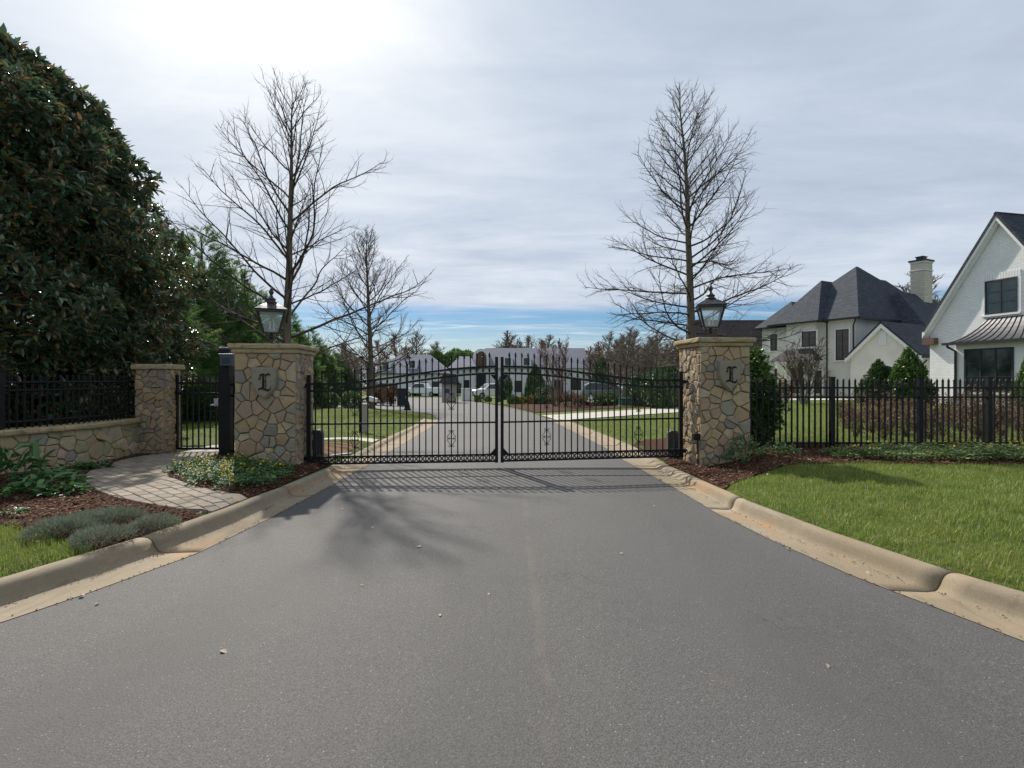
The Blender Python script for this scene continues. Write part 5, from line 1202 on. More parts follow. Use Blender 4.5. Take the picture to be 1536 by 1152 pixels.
# ------------------------------------------------------------------ bedding plants
def flat_leaf_plant(name, seed, n, size, mat, spread=.16, h=.14):
    rs = np.random.RandomState(seed); a = rs.rand(n) * 6.28; q = np.sqrt(rs.rand(n)) * spread; P = np.column_stack([q * np.cos(a), q * np.sin(a), h * (1 - (q / spread) ** 2 * .6) * rs.uniform(.35, 1, n)])
    d = np.column_stack([np.cos(a) + rs.normal(0, .5, n), np.sin(a) + rs.normal(0, .5, n), rs.uniform(.05, .7, n)]); V, Fc = scatter(LT[0], LT[1], P, frame_to(d, rs.normal(0, .4, n)), size * rs.uniform(.6, 1.2, n)); return np_mesh(name, V, Fc, True)
def flower_mesh(seed, n, spread, h):
    rs = np.random.RandomState(seed); tv = [(0, 0, 0)] + [(math.cos(k * 1.2566) * 1.0, math.sin(k * 1.2566) * 1.0, .15) for k in range(5)] + [(math.cos(k * 1.2566 + .63) * .75, math.sin(k * 1.2566 + .63) * .75, .05) for k in range(5)]
    tf = [(0, 1 + k, 6 + k) for k in range(5)] + [(0, 6 + k, 1 + (k + 1) % 5) for k in range(5)]
    a = rs.rand(n) * 6.28; q = np.sqrt(rs.rand(n)) * spread; P = np.column_stack([q * np.cos(a), q * np.sin(a), h * rs.uniform(.85, 1.15, n)]); V, Fc = scatter(np.array(tv), np.array(tf), P, rotm(rs.rand(n) * 6.28, rs.normal(.7, .3, n)), .021 * rs.uniform(.7, 1.2, n)); return np_mesh('flower', V, Fc)
PA = [flat_leaf_plant('foliage', 10 + i, 150, .05, 'pansy_leaf') for i in range(3)]; FL1 = flower_mesh(20, 1, 0, 0)
def bed_plants(name, poly, gap, label, group, sz, flowers, hs, seed, leaf='pansy_leaf', xlim=None):
    rs = np.random.RandomState(seed); P = np.array(poly); x0, y0 = P.min(0); x1, y1 = P.max(0); gx, gy = np.meshgrid(np.arange(x0, x1, gap), np.arange(y0, y1, gap)); G = np.stack([gx.ravel(), gy.ravel()], 1) + rs.uniform(-.35, .35, (gx.size, 2)) * gap; G = G[inpoly(G, poly)]
    for i, (x, y) in enumerate(G):
        k = rs.randint(0, 3); s = sz * rs.uniform(.75, 1.2); r = empty(name, (x, y, gz(x, y) + .01), rs.rand() * 6, label, 'plant', group)
        o = raw_obj('foliage', PA[k], None, r); o.scale = (s, s, s * hs)
        if not PA[k].materials: PA[k].materials.append(MATS['pansy_leaf'])
        o.material_slots[0].link = 'OBJECT'; o.material_slots[0].material = MATS[leaf]
        if rs.rand() < flowers:
            for _ in range((4, 2, 5)[k]):
                q = raw_obj('flower', FL1, 'pansy_flower', r); q_a = rs.rand() * 6.28; q_r = .13 * s * math.sqrt(rs.rand()); q.location = (q_r * math.cos(q_a), q_r * math.sin(q_a), .145 * s * hs * rs.uniform(.85, 1.15)); q.rotation_euler = (0, 0, rs.rand() * 6); q.scale = (rs.uniform(.6, 1.0),) * 3
bed_plants('pansy_plant', [(-3.15, 6.5), (-3.12, 7.4), (-3.4, 7.95), (-4.3, 8.05), (-5.0, 8.55), (-5.22, 8.3), (-4.95, 7.75), (-4.6, 7.2), (-3.9, 6.62), (-3.4, 6.42)], .20, 'yellow pansy plant in the bed below the walk gate pillar', 'pansies in the pillar bed', 1.05, .58, .95, 5)
bed_plants('ground_cover_plant', [(5.15, 8.25), (6.2, 8.1), (7.5, 8.0), (9.6, 7.95), (9.8, 9.0), (8, 9.15), (6.2, 9.1), (5.3, 8.8)], .21, 'low leafy ground cover plant before the lawn fence', 'ground cover before the lawn fence', 1.35, .22, .85, 6, 'cover_leaf')
for i, (x, y, s, lab) in enumerate(((4.35, 8.75, 1.3, 'small leafy plant beside the pillar under lawn fence'), (3.75, 8.45, 1.6, 'dark leafy shrub at the foot of the pillar by the fence'), (3.55, 8.4, 1.25, 'small dark leafy plant hugging the pillar foot'), (4.55, 8.7, 1.2, 'low green plant alone in mulch before the lawn fence'))):
    r = empty('leafy_plant', (x, y, gz(x, y)), i, lab, 'plant'); o = raw_obj('foliage', PA[i % 3], None, r); o.scale = (s, s, s * (2.0 if i == 1 else 1.3))
HE = [flat_leaf_plant('foliage', 30 + i, 85, .15, 'hellebore_leaf', .26, .15) for i in range(2)]
for m_ in HE: m_.materials.append(MATS['hellebore_leaf'])
for i, (u, v, s, lab) in enumerate(((30, 752, 1.0, 'broad leaved hellebore in mulch, nearest the lawn corner'), (78, 738, 1.05, 'broad leaved hellebore between stone wall and footpath curve'), (62, 724, .95, 'broad leaved hellebore close under the stone wall'), (112, 706, .75, 'small broad leaved plant at the wall foot'), (142, 703, .7, 'small broad leaved plant at wall foot beside footpath edge'), (12, 728, 1.3, 'dark leafy shrub against the stone wall'), (95, 748, .8, 'broad leaved hellebore at the edge of the bare mulch'), (22, 777, .35, 'tiny green plant alone in the mulch'))):
    x, y = GP(u, v, .13); r = empty('hellebore_plant', (x, y, gz(x, y) + .01), i * 1.7, lab, 'plant'); o = raw_obj('foliage', HE[i % 2], None, r); o.scale = (s, s, s * (2.2 if i == 5 else 1))
def mound_mesh(seed, n=1900):
    rs = np.random.RandomState(seed); az = rs.rand(n) * 6.28; q = np.sqrt(rs.rand(n)); lum = 1 + .15 * np.sin(az * 3 + seed); P = np.column_stack([q * np.cos(az) * lum * .9, q * np.sin(az) * lum * .9, .42 * np.sqrt(np.clip(1 - q ** 2, 0, 1)) * rs.uniform(.65, 1, n)])
    d = np.column_stack([q * np.cos(az) * .8, q * np.sin(az) * .8, np.full(n, .75)]) + rs.normal(0, .45, (n, 3)); tv = np.array([(-.035, 0, 0), (.035, 0, 0), (.02, .55, .03), (0, 1, 0)]); tf = np.array([(0, 1, 2), (0, 2, 3)])
    V, Fc = scatter(tv, tf, P, frame_to(d, rs.rand(n) * 6.28), .26 * rs.uniform(.6, 1.2, n)); return np_mesh('foliage', V, Fc)
MO = [mound_mesh(1), mound_mesh(2)]
for m_ in MO: m_.materials.append(MATS['dianthus_leaf'])
for i, (u, v, s, lab) in enumerate(((92, 800, .30, 'grey green mounding dianthus beside the lawn corner'), (150, 812, .26, 'grey green mounding dianthus nearest the kerb joint'), (128, 786, .24, 'grey green mounding dianthus in the middle of the clump'), (172, 782, .27, 'grey green mounding dianthus beside the footpath edge'), (232, 790, .25, 'grey green mounding dianthus by the kerb and footpath corner'))):
    x, y = GP(u, v, .15); r = empty('dianthus_mound', (x, y, gz(x, y) + .015), i, lab, 'plant'); o = raw_obj('foliage', MO[i % 2], None, r); o.scale = (s * .86, s * .86, s * .95)
# fallen leaves and litter
rs = np.random.RandomState(2); lf = np_mesh('fallen_leaf', LT[0], LT[1], True); lf.materials.append(MATS['litter_leaf'])
for i, (u, v) in enumerate(((514, 764), (684, 775), (558, 792), (632, 823), (540, 881), (735, 893), (935, 833), (1240, 1000), (150, 905), (125, 897), (1180, 800), (1300, 830), (660, 925), (232, 800), (243, 796), (60, 815), (120, 752), (205, 801), (980, 760), (1150, 712), (1410, 722), (330, 980))):
    x, y = GP(u, v, 0.0 if (u > 500 and u < 1150 and v > 730) or v > 870 else .15)
    if kL(y) < x < kR(y): z = base(y) + .017
    else: z = gz(x, y) + .04
    o = raw_obj('fallen_leaf', lf, None); o.location = (x, y, z); o.rotation_euler = (rs.normal(0, .25), rs.normal(0, .25), rs.rand() * 6); s = rs.uniform(.03, .065); o.scale = (s * 1.6, s, s); tag(o, 'small pale dry leaf lying on the ground by the drive', 'leaf', 'dry leaves lying about')
# ------------------------------------------------------------------ houses
def window(parent, o, ux, nx, w, h, cols=1, rows=1, glass='window_glass', frame='dark_trim', surround=None, name='window', sill=True, fr=.055, depth=.10, panes=True):
    """window with its lower-left corner o, along ux, outward nx (unit, level)"""
    o, ux, nx = Vector(o), Vector(ux), Vector(nx); up = Vector((0, 0, 1))
    def bx(mb, u0, u1, v0, v1, d0, d1):
        vs = [o + ux * u + up * v + nx * d for d in (d0, d1) for v in (v0, v1) for u in (u0, u1)]
        mb.add(vs, [(0, 1, 3, 2), (4, 6, 7, 5), (0, 4, 5, 1), (2, 3, 7, 6), (0, 2, 6, 4), (1, 5, 7, 3)])
    mb = MB(); t = fr
    bx(mb, 0, w, 0, t, -.04, .03); bx(mb, 0, w, h - t, h, -.04, .03); bx(mb, 0, t, t, h - t, -.04, .03); bx(mb, w - t, w, t, h - t, -.04, .03)
    win = mb.build(name, frame, parent)
    for i in range(cols):
        for j in range(rows):
            g = MB(); u0 = t + (w - 2 * t) * i / cols; u1 = t + (w - 2 * t) * (i + 1) / cols; v0 = t + (h - 2 * t) * j / rows; v1 = t + (h - 2 * t) * (j + 1) / rows
            bx(g, u0, u1, v0, v1, -.03, .004); g.build('pane', glass, win)
    if cols > 1 or rows > 1:
        mb = MB(); b = t * .45
        for i in range(1, cols): u = t + (w - 2 * t) * i / cols; bx(mb, u - b, u + b, t, h - t, -.02, .024)
        for j in range(1, rows): v = t + (h - 2 * t) * j / rows; bx(mb, t, w - t, v - b * .6, v + b * .6, -.02, .018)
        mb.build('muntin', frame, win)
    if surround:
        mb = MB(); s = .10
        bx(mb, -s, 0, -.02, h + s, -.02, .045); bx(mb, w, w + s, -.02, h + s, -.02, .045); bx(mb, 0, w, h, h + s, -.02, .045); mb.build('surround', surround, win)
    if sill: mb = MB(); bx(mb, -.14, w + .14, -.11, -.022, -.03, .09); mb.build('sill', surround or 'white_paint', win)
    return win
X_, Y_, Z_ = Vector((1, 0, 0)), Vector((0, 1, 0)), Vector((0, 0, 1))
def hip(parent, x0, x1, y0, y1, z0, z1, a0, a1, yr, mat, ov=.45, name='roof', bell=0):
    """hip roof over a rectangle, ridge from (a0,yr) to (a1,yr)"""
    x0 -= ov; x1 += ov; y0 -= ov; y1 += ov
    A, B, C, D_ = (x0, y0, z0), (x1, y0, z0), (x1, y1, z0), (x0, y1, z0); P, Q = (a0, yr, z1), (a1, yr, z1)
    mb = MB()
    if abs(a1 - a0) < .05: mb.v = [A, B, C, D_, P]; mb.f = [(0, 1, 4), (1, 2, 4), (2, 3, 4), (3, 0, 4), (3, 2, 1, 0)]
    else: mb.v = [A, B, C, D_, P, Q]; mb.f = [(0, 1, 5, 4), (1, 2, 5), (2, 3, 4, 5), (3, 0, 4), (3, 2, 1, 0)]
    r = mb.build(name, mat, parent)
    f = MB(); 
    for (a, b) in ((A, B), (B, C), (C, D_), (D_, A)):
        a, b = Vector(a), Vector(b); d = (b - a).normalized(); n = Vector((d.y, -d.x, 0)); 
        vs = [p + n * q + Z_ * s for p in (a, b) for q, s in ((.0, -.02), (.11, -.02), (.11, -.15), (.0, -.15))]
        f.add(vs, [(0, 1, 2, 3), (7, 6, 5, 4), (0, 4, 5, 1), (1, 5, 6, 2), (2, 6, 7, 3), (3, 7, 4, 0)])
    f.build('gutter', 'dark_trim', r)
    return r
def gable_roof(parent, x0, x1, y0, y1, z0, z1, mat, axis='x', ov=.3, t=.14, name='roof'):
    mb = MB()
    if axis == 'x':
        ym = (y0 + y1) / 2; k = (z1 - z0) / ((y1 - y0) / 2)
        for s, ye in ((-1, y0), (1, y1)): mb.slab([(x0 - ov, ye + s * ov, z0 - k * ov), (x1 + ov, ye + s * ov, z0 - k * ov), (x1 + ov, ym, z1), (x0 - ov, ym, z1)], t)
    else:
        xm = (x0 + x1) / 2; k = (z1 - z0) / ((x1 - x0) / 2)
        for s, xe in ((-1, x0), (1, x1)): mb.slab([(xe + s * ov, y0 - ov, z0 - k * ov), (xe + s * ov, y1 + ov, z0 - k * ov), (xm, y1 + ov, z1), (xm, y0 - ov, z1)], t)
    return mb.build(name, mat, parent)
# ---- white painted brick house with the bay
def brick_house():
    O = (21.9, 27.6); th = R(-77.4); cx_, sx_ = math.cos(th), math.sin(th); g = .45
    def wpt(u, off=0):                 # pixel column -> distance along the gable wall and depth
        t = (u - CU) / F; ox, oy = O[0] - sx_ * off, O[1] + cx_ * off; s = (t * oy - ox) / (cx_ - t * sx_); return s, oy + sx_ * s
    ze = PZ(492, 27.6); za = PZ(322, 24.4); W = 6.62; he, ha = ze - g, za - g
    r = empty('brick_house', (O[0], O[1], g), th, 'white painted brick house with steep gable and metal roofed bay', 'house')
    mb = MB(); mb.prism([(0, -1), (W, -1), (W, he), (W / 2, ha - .12), (0, he)], 'y', 0, 9); mb.build('wall', 'white_brick', r)
    ov = .18; k = (ha - he) / (W / 2)
    for s in (-1, 1):
        a = W / 2 + s * (W / 2 + ov); mb = MB(); mb.slab([(a, -.32, he - k * ov + .12), (a, 9.2, he - k * ov + .12), (W / 2, 9.2, ha + .12), (W / 2, -.32, ha + .12)], .12); mb.build('roof', 'dark_shingle', r)
        # rake board with moulding under it
        mb = MB()
        for d0, d1, th in ((-.30, -.16, .30), (-.16, -.02, .42)):
            p = [(a, he - k * ov + .02), (W / 2, ha + .02), (W / 2, ha + .02 - th), (a + (-s) * .0, he - k * ov + .02 - th)]
            mb.prism(p, 'y', d0, d1)
        mb.build('rake_board', 'white_paint', r)
        mb = MB(); mb.box(min(a, a - s * .62), max(a, a - s * .62), -.30, .02, he - k * ov - .62, he - k * ov - .28); mb.build('eave_return', 'brown_wood', r)
    # main roof behind, running away to the right
    mb = MB(); mb.slab([(W / 2 - .5, .9, he - .1), (W + 9, .9, he - .1), (W + 9, 4.6, ha + .55), (W / 2 + .1, 4.6, ha + .55)], .12); mb.slab([(W / 2 + .1, 4.6, ha + .55), (W + 9, 4.6, ha + .55), (W + 9, 9, he), (W / 2 + .1, 9, he)], .12); mb.build('main_roof', 'dark_shingle', r)
    mb = MB(); mb.box(W, W + 8.8, .9, 9, -1, he - .2); mb.build('main_wall', 'white_brick', r)
    # upper window with soldier course
    (u0, ya_), (u1, yb_) = wpt(1478), wpt(1527); v0, v1 = PZ(472.4, ya_) - g, PZ(423, ya_) - g
    window(r, (u0, -.02, v0), X_, -Y_, u1 - u0, v1 - v0, 2, 3, surround=None)
    mb = MB(); n = 14
    for i in range(n): mb.box(u0 - .12 + (u1 - u0 + .24) * i / n + .006, u0 - .12 + (u1 - u0 + .24) * (i + 1) / n - .006, -.035, .05, v1 + .03, v1 + .33)
    mb.build('soldier_course', 'white_paint', r)['kind'] = 'stuff'
    MB().box(u0 - .13, u0 - .002, -.03, .05, v0 - .02, v1 + .02).build('brick_jamb', 'white_paint', r); MB().box(u1 + .002, u1 + .13, -.03, .05, v0 - .02, v1 + .02).build('brick_jamb', 'white_paint', r)
    # bay with concave standing seam roof
    yb = -1.0; (b0, ya_), (b1, yb_) = wpt(1434, -1.0), wpt(1562, -1.0); zt = PZ(516, ya_) - g
    mb = MB(); mb.box(b0, b1, yb, 0, -1, zt); mb.build('bay_wall', 'white_paint', r)
    tb = PZ(483, wpt(1446)[1]) - g
    def prof(t): return (yb - .28 + (1.26) * t, zt + .04 + (tb - zt) * (t ** 1.9 * .75 + t * .25))
    ex = [-.34, -.29, -.2, -.06, .1, .3, .52, .78]; n = 7; mb = MB(); vs = []; fs = []
    for i in range(n + 1):
        y, z = prof(i / n); e = .30 - .98 * (i / n)
        vs += [(b0 - e, y, z), (b1 + e, y, z), (b1 + e, y + .02, z - .05), (b0 - e, y + .02, z - .05)]
    for i in range(n):
        for k_ in range(4): fs.append((i * 4 + k_, i * 4 + (k_ + 1) % 4, i * 4 + 4 + (k_ + 1) % 4, i * 4 + 4 + k_))
    fs += [(0, 1, 2, 3), (n * 4 + 3, n * 4 + 2, n * 4 + 1, n * 4)]
    mb.add(vs, fs); br_ = mb.build('bay_roof', 'seam_metal', r)
    mb = MB(); vs = []                        # hipped left end of the bay roof
    for i in range(n + 1):
        y, z = prof(i / n); e = .30 - .98 * (i / n); vs += [(b0 - e, y, z), (b0 - e, .02, z)]
    mb.add(vs, [(i * 2, i * 2 + 2, i * 2 + 3, i * 2 + 1) for i in range(n)]); mb.build('bay_roof_hip', 'seam_metal', br_)
    for j in range(11):
        f = (j + .5) / 11; pts = []
        for i in range(n + 1):
            y, z = prof(i / n); e = .30 - .98 * (i / n); pts.append((b0 - e + (b1 - b0 + 2 * e) * f, y, z + .015))
        MB().tube(pts, .022, 4).build('seam', 'dark_trim', br_)
    MB().box(b0 - .36, b1 + .36, yb - .42, yb - .26, zt - .06, zt + .06).build('gutter', 'dark_trim', r)
    MB().tube([(b0 - .2, yb - .3, zt), (b0 - .16, yb - .3, zt - .15), (b0 + .02, yb - .06, zt - .35), (b0 + .02, yb - .06, -.8)], .055, 8).build('downspout', 'dark_trim', r)
    (u0, ya_), (u1, yb_) = wpt(1447, -1.0), wpt(1521, -1.0); v1 = PZ(524, ya_) - g
    window(r, (u0, yb - .02, v1 - 2.0), X_, -Y_, u1 - u0, 2.0, 3, 3, fr=.075)
brick_house()
# ---- cream hipped-roof house
def cream_house():
    C = (24.9, 38.2); rz = R(28); g = base(38) + .45
    r = empty('cream_house', (C[0], C[1], g), rz, 'cream rendered house with steep dark hipped roofs and tall chimney', 'house')
    H = 5.95 - g
    mb = MB(); mb.box(0, 14, 0, 6.2, -1, H); mb.build('wall', 'cream_stucco', r)
    mb = MB(); mb.box(-.7, 3, 2.5, 4.9, -1, H - .05); mb.build('bay_wall', 'cream_stucco', r)
    hip(r, 0, 14, 0, 6.2, H, PZ(398, 42.5) - g, 5.0, 5.3, 2.7, 'dark_shingle', .5)
    hip(r, 2.2, 16, .5, 7.2, H, PZ(413, 45) - g, 6.0, 12, 4.0, 'dark_shingle', .3)
    hip(r, -.7, 6, 2.5, 5.6, H - .05, PZ(421, 42.8) - g, 2.3, 4.4, 3.9, 'dark_shingle', .45)
    # lower left wing
    mb = MB(); mb.box(.4, 8, 6.2, 7.9, -1, H - .1); mb.build('wing_wall', 'cream_stucco', r)
    hip(r, .4, 8, 4.8, 7.9, H - .1, PZ(452, 45) - g, 2.4, 6, 6.6, 'dark_shingle', .45)
    # windows on the west side (outward -x)
    def west(u, v0, v1, w, x=0, cols=2, rows=2, gl='shutter_glass', yy=None):
        # find local y whose pixel column is u
        best = min((abs(CU + F * (C[0] + x * math.cos(rz) - y * math.sin(rz)) / (C[1] + x * math.sin(rz) + y * math.cos(rz)) - u), y) for y in np.arange(0, 13, .05))[1] if yy is None else yy
        Yw = C[1] + x * math.sin(rz) + best * math.cos(rz); z0, z1 = PZ(v1, Yw) - g, PZ(v0, Yw) - g
        window(r, (x - .02, best + w / 2, z0), -Y_, -X_, w, z1 - z0, cols, rows, gl, surround='white_paint')
    west(1264, 494, 540, .95, 0, 2, 3); west(1214, 497, 520, 1.15, -.7, 2, 2); west(1164, 501, 526, .95, .4, 2, 2); west(1164, 553, 585, .95, .4, 2, 2)
    west(1196, 552, 590, 1.0, -.7, 1, 1); west(1224, 556, 590, .9, -.7, 1, 1)
    # porch roof over the bay
    mb = MB(); zp = PZ(541, 40.5) - g; zq = PZ(524, 41.5) - g
    mb.v = [(-1.9, 1.9, zp), (-1.9, 5.6, zp), (-.7, 5.6, zp), (-.7, 1.9, zp), (-.75, 2.7, zq), (-.75, 4.8, zq)]; mb.f = [(0, 1, 5, 4), (1, 2, 5), (3, 0, 4), (0, 3, 2, 1), (2, 3, 4, 5)]; mb.build('porch_roof', 'brown_shingle', r)
    for y in (2.1, 5.4): MB().box(-1.8, -1.6, y - .1, y + .1, -1, zp).build('porch_post', 'cream_stucco', r)
    MB().tube([(-.12, 2.0, H - .15), (-.1, 2.0, -.5)], .05, 6).build('downspout', 'dark_trim', r); MB().tube([(-.3, -.2, H - .1), (-.08, .1, H - .6), (-.08, .1, -.5)], .05, 6).build('downspout', 'dark_trim', r)
    # garage wing: gable to the west, eaves to the street
    y0, y1 = -4.3, -.0; zw = PZ(530, 35.5) - g; zr = PZ(485, 36.5) - g; ym = (y0 + y1) / 2
    mb = MB(); mb.prism([(y0, -1), (y1 - .01, -1), (y1 - .01, zw), (ym, zr - .1), (y0, zw)], 'x', -.6, 12); mb.build('garage_wall', 'cream_stucco', r)
    k = (zr - zw) / (ym - y0); mb = MB()
    for s in (-1, 1):
        ye = ym + s * (ym - y0 + .25); mb.slab([(-.9, ye, zw - k * .25 + .1), (12.4, ye, zw - k * .25 + .1), (12.4, ym, zr + .1), (-.9, ym, zr + .1)], .12)
    gr = mb.build('garage_roof', 'dark_shingle', r)
    mb = MB()
    for s in (-1, 1):
        ye = ym + s * (ym - y0 + .25); mb.prism([(ye, zw - k * .25), (ym, zr), (ym, zr - .36), (ye, zw - k * .25 - .30)], 'x', -.88, -.62)
    mb.build('rake_board', 'white_paint', gr)
    MB().box(-.9, 12.4, y0 - .40, y0 - .27, zw - k * .25 - .12, zw - k * .25 + .02).build('gutter', 'dark_trim', gr)
    MB().tube([(-.35, y0 - .3, zw - .5), (-.3, y0 - .08, zw - .75), (-.3, y0 - .08, -.6)], .055, 6).build('downspout', 'dark_trim', r)
    # second hip rising behind the garage roof
    hip(r, 4.2, 14, -3.2, 5, zw + .9, PZ(432, 40) - g, 6.6, 11, .4, 'dark_shingle', .3, 'rear_roof')
    window(r, (-.62, ym + .22, (zw + zr) / 2 - .45), -Y_, -X_, .44, .95, 1, 1, 'far_white', 'white_paint', sill=False, name='gable_vent')
    # arched door
    ya, wa = ym - .1, 1.5; zt = PZ(548, 35.3) - g
    arch = [(ya - wa / 2, -.8), (ya + wa / 2, -.8), (ya + wa / 2, zt - .5)] + [(ya + wa / 2 * math.cos(a), zt - .5 + .5 * math.sin(a)) for a in np.linspace(0, math.pi, 9)][1:-1] + [(ya - wa / 2, zt - .5)]
    big = [(ya + (p[0] - ya) * 1.16, p[1] if p[1] < 0 else zt - .5 + (p[1] - zt + .5) * 1.2 + (.0)) for p in arch]
    d = MB().prism(arch, 'x', -.66, -.55).build('arched_window', 'window_glass', r)
    MB().prism(big, 'x', -.635, -.55).build('surround', 'white_paint', d); mb = MB(); mb.box(-.68, -.66, ya - .03, ya + .03, -.8, zt); mb.box(-.68, -.66, ya - wa / 2, ya + wa / 2, zt - .56, zt - .50); mb.box(-.68, -.66, ya - wa / 2, ya + wa / 2, zt - 1.2, zt - 1.15); mb.build('muntin', 'dark_trim', d)
    # chimney
    Yc = 43; xc = PX(1382, Yc); dx, dy = xc - C[0], Yc - C[1]; lx = dx * math.cos(rz) + dy * math.sin(rz); ly = -dx * math.sin(rz) + dy * math.cos(rz); zt = PZ(391, Yc) - g; w = .62
    ch = MB().box(lx - w, lx + w, ly - .5, ly + .5, 3, zt - .25).build('chimney', 'cream_brick', r)
    MB().box(lx - w - .06, lx + w + .06, ly - .56, ly + .56, zt - .9, zt - .82).box(lx - w - .05, lx + w + .05, ly - .55, ly + .55, zt - .25, zt - .12).build('band', 'cream_stucco', ch)
    MB().box(lx - w - .12, lx + w + .12, ly - .62, ly + .62, zt - .12, zt).build('chimney_cap', 'dark_trim', ch)
    MB().box(lx - .28, lx + .28, ly - .25, ly + .25, zt, zt + .25).box(lx - .34, lx + .34, ly - .3, ly + .3, zt + .25, zt + .32).build('flue', 'dark_trim', ch)
cream_house()
# ---- dark-roofed house further back
def back_house():
    Y = 52; x0, x1 = PX(1062, Y), PX(1195, Y); g = base(Y); r = empty('back_house', (x0, Y, g), 0, 'house with long dark roof half hidden behind the pillar lantern', 'house'); W = x1 - x0
    MB().box(0, W, 0, 7, -1, 3.6).build('wall', 'cream_stucco', r); gable_roof(r, -.3, W + .3, 0, 7, 3.6, PZ(474, Y) - g, 'brown_shingle')
    for i in range(3): window(r, (1 + i * 2.6, -.02, 1.0), X_, -Y_, 1.1, 1.6, 2, 2, 'window_glass_far')
back_house()
# ---- far white houses
def far_house(u0, u1, Y, vridge, veave, label, wins, dormers, depth=9, hipin=(2.2, 2.2), rz=0, gable_right=False, mat='grey_shingle', wall='far_white'):
    x0, x1 = PX(u0, Y), PX(u1, Y); g = base(Y) - .2; W = x1 - x0; r = empty('far_house', (x0, Y, g), rz, label, 'house')
    he, hr = PZ(veave, Y) - g, PZ(vridge, Y) - g
    MB().box(0, W, 0, depth, -1, he).build('wall', wall, r)
    if gable_right:
        mb = MB(); x = W
        mb.v = [(-.4, -.4, he), (W, -.4, he), (W, depth / 2, hr), (hipin[0], depth / 2, hr), (W, depth + .4, he), (-.4, depth + .4, he)]; mb.f = [(0, 1, 2, 3), (3, 2, 4, 5), (0, 3, 5), (1, 4, 2), (0, 5, 4, 1)]; mb.build('roof', mat, r)
        MB().prism([(0 - .02, he - .02), (depth, he - .02), (depth / 2, hr - .05)], 'x', W - .02, W + .06).build('gable', wall, r)
    else: hip(r, 0, W, 0, depth, he, hr, hipin[0], W - hipin[1], depth / 2, mat, .4)
    for (u, v0, v1, w, c_) in wins:
        x = PX(u, Y) - x0; window(r, (x - w / 2, -.02, PZ(v1, Y) - g), X_, -Y_, w, (v1 - v0) / F * Y, c_, 2, 'window_glass_far', 'dark_trim', sill=False)
    for (u, v0, v1, w, arched) in dormers:
        x = PX(u, Y) - x0; z0, z1 = PZ(v1, Y) - g, PZ(v0, Y) - g; k = (hr - he) / (depth / 2 + .4); yb = (z1 - he) / k
        yf = max(-.3, (z0 - he) / k - .5)
        mb = MB()
        if arched: pr = [(x - w / 2, z0), (x + w / 2, z0)] + [(x + w / 2 * math.cos(a), z1 - w / 2 + w / 2 * math.sin(a)) for a in np.linspace(0, math.pi, 9)]
        else: pr = [(x - w / 2, z0), (x + w / 2, z0), (x + w / 2, z1), (x - w / 2, z1)]
        d = mb.prism(pr, 'y', yf, yb + .5).build('dormer', wall, r)
        q = [(x + (a - x) * .62, z0 + .15 + (b - z0) * .82) for a, b in pr]; MB().prism(q, 'y', yf - .05, yf + .02).build('pane', 'window_glass_far' if not arched else 'brown_wood', d)
    return r
far_house(560, 668, 80, 530, 560, 'long white house with lilac grey roof behind the lamp post', [(575, 575, 592, 1.3, 2), (590, 575, 592, 1.3, 2), (626, 575, 594, 1.2, 1), (636, 573, 590, 1.0, 1), (653, 572, 594, .9, 1)], [(578, 541, 556, 1.5, 0), (617, 540, 553, 1.4, 0)], hipin=(3, 3))
far_house(676, 712, 86, 533, 552, 'white gabled wing with pale roof beside the arched entrance', [(688, 575, 590, .9, 1), (700, 570, 592, .9, 1)], [], depth=8, hipin=(1.0, 1.0))
far_house(712, 884, 90, 519, 552, 'large white far house with arched entrance bay and lilac roof', [(722, 562, 592, 1.6, 1), (777, 571, 588, 1.2, 1), (812, 571, 590, 1.4, 1), (838, 570, 592, 1.6, 1), (861, 569, 585, 1.2, 1), (868, 569, 585, .8, 1), (755, 571, 590, 1.2, 1)], [(722, 523, 552, 2.9, 1), (762, 536, 549, 1.6, 0), (790, 536, 549, 1.6, 0)], depth=12, hipin=(1.5, 2), gable_right=True)
# small gatehouse-like kiosk
def kiosk():
    Y = 45; x = PX(674, Y); g = base(Y); r = empty('roadside_kiosk', (x, Y, g), R(6), 'small pale brick kiosk with dark hipped roof beside the far drive', 'kiosk')
    MB().box(-.62, .62, -.5, .5, -.2, 1.72).build('wall', 'kiosk_brick', r)
    mb = MB(); mb.v = [(-.85, -.75, 1.72), (.85, -.75, 1.72), (.85, .75, 1.72), (-.85, .75, 1.72), (-.55, -.2, 2.45), (.55, -.2, 2.45), (.55, .2, 2.45), (-.55, .2, 2.45)]; mb.f = [(0, 1, 5, 4), (1, 2, 6, 5), (2, 3, 7, 6), (3, 0, 4, 7), (4, 5, 6, 7), (3, 2, 1, 0)]; mb.build('roof', 'brown_shingle', r)
    MB().box(-.86, .86, -.77, .77, 1.66, 1.72).build('eave', 'dark_trim', r); MB().box(-.3, .02, -.53, -.49, .85, 1.2).build('plaque', 'grey_plastic', r)
kiosk()
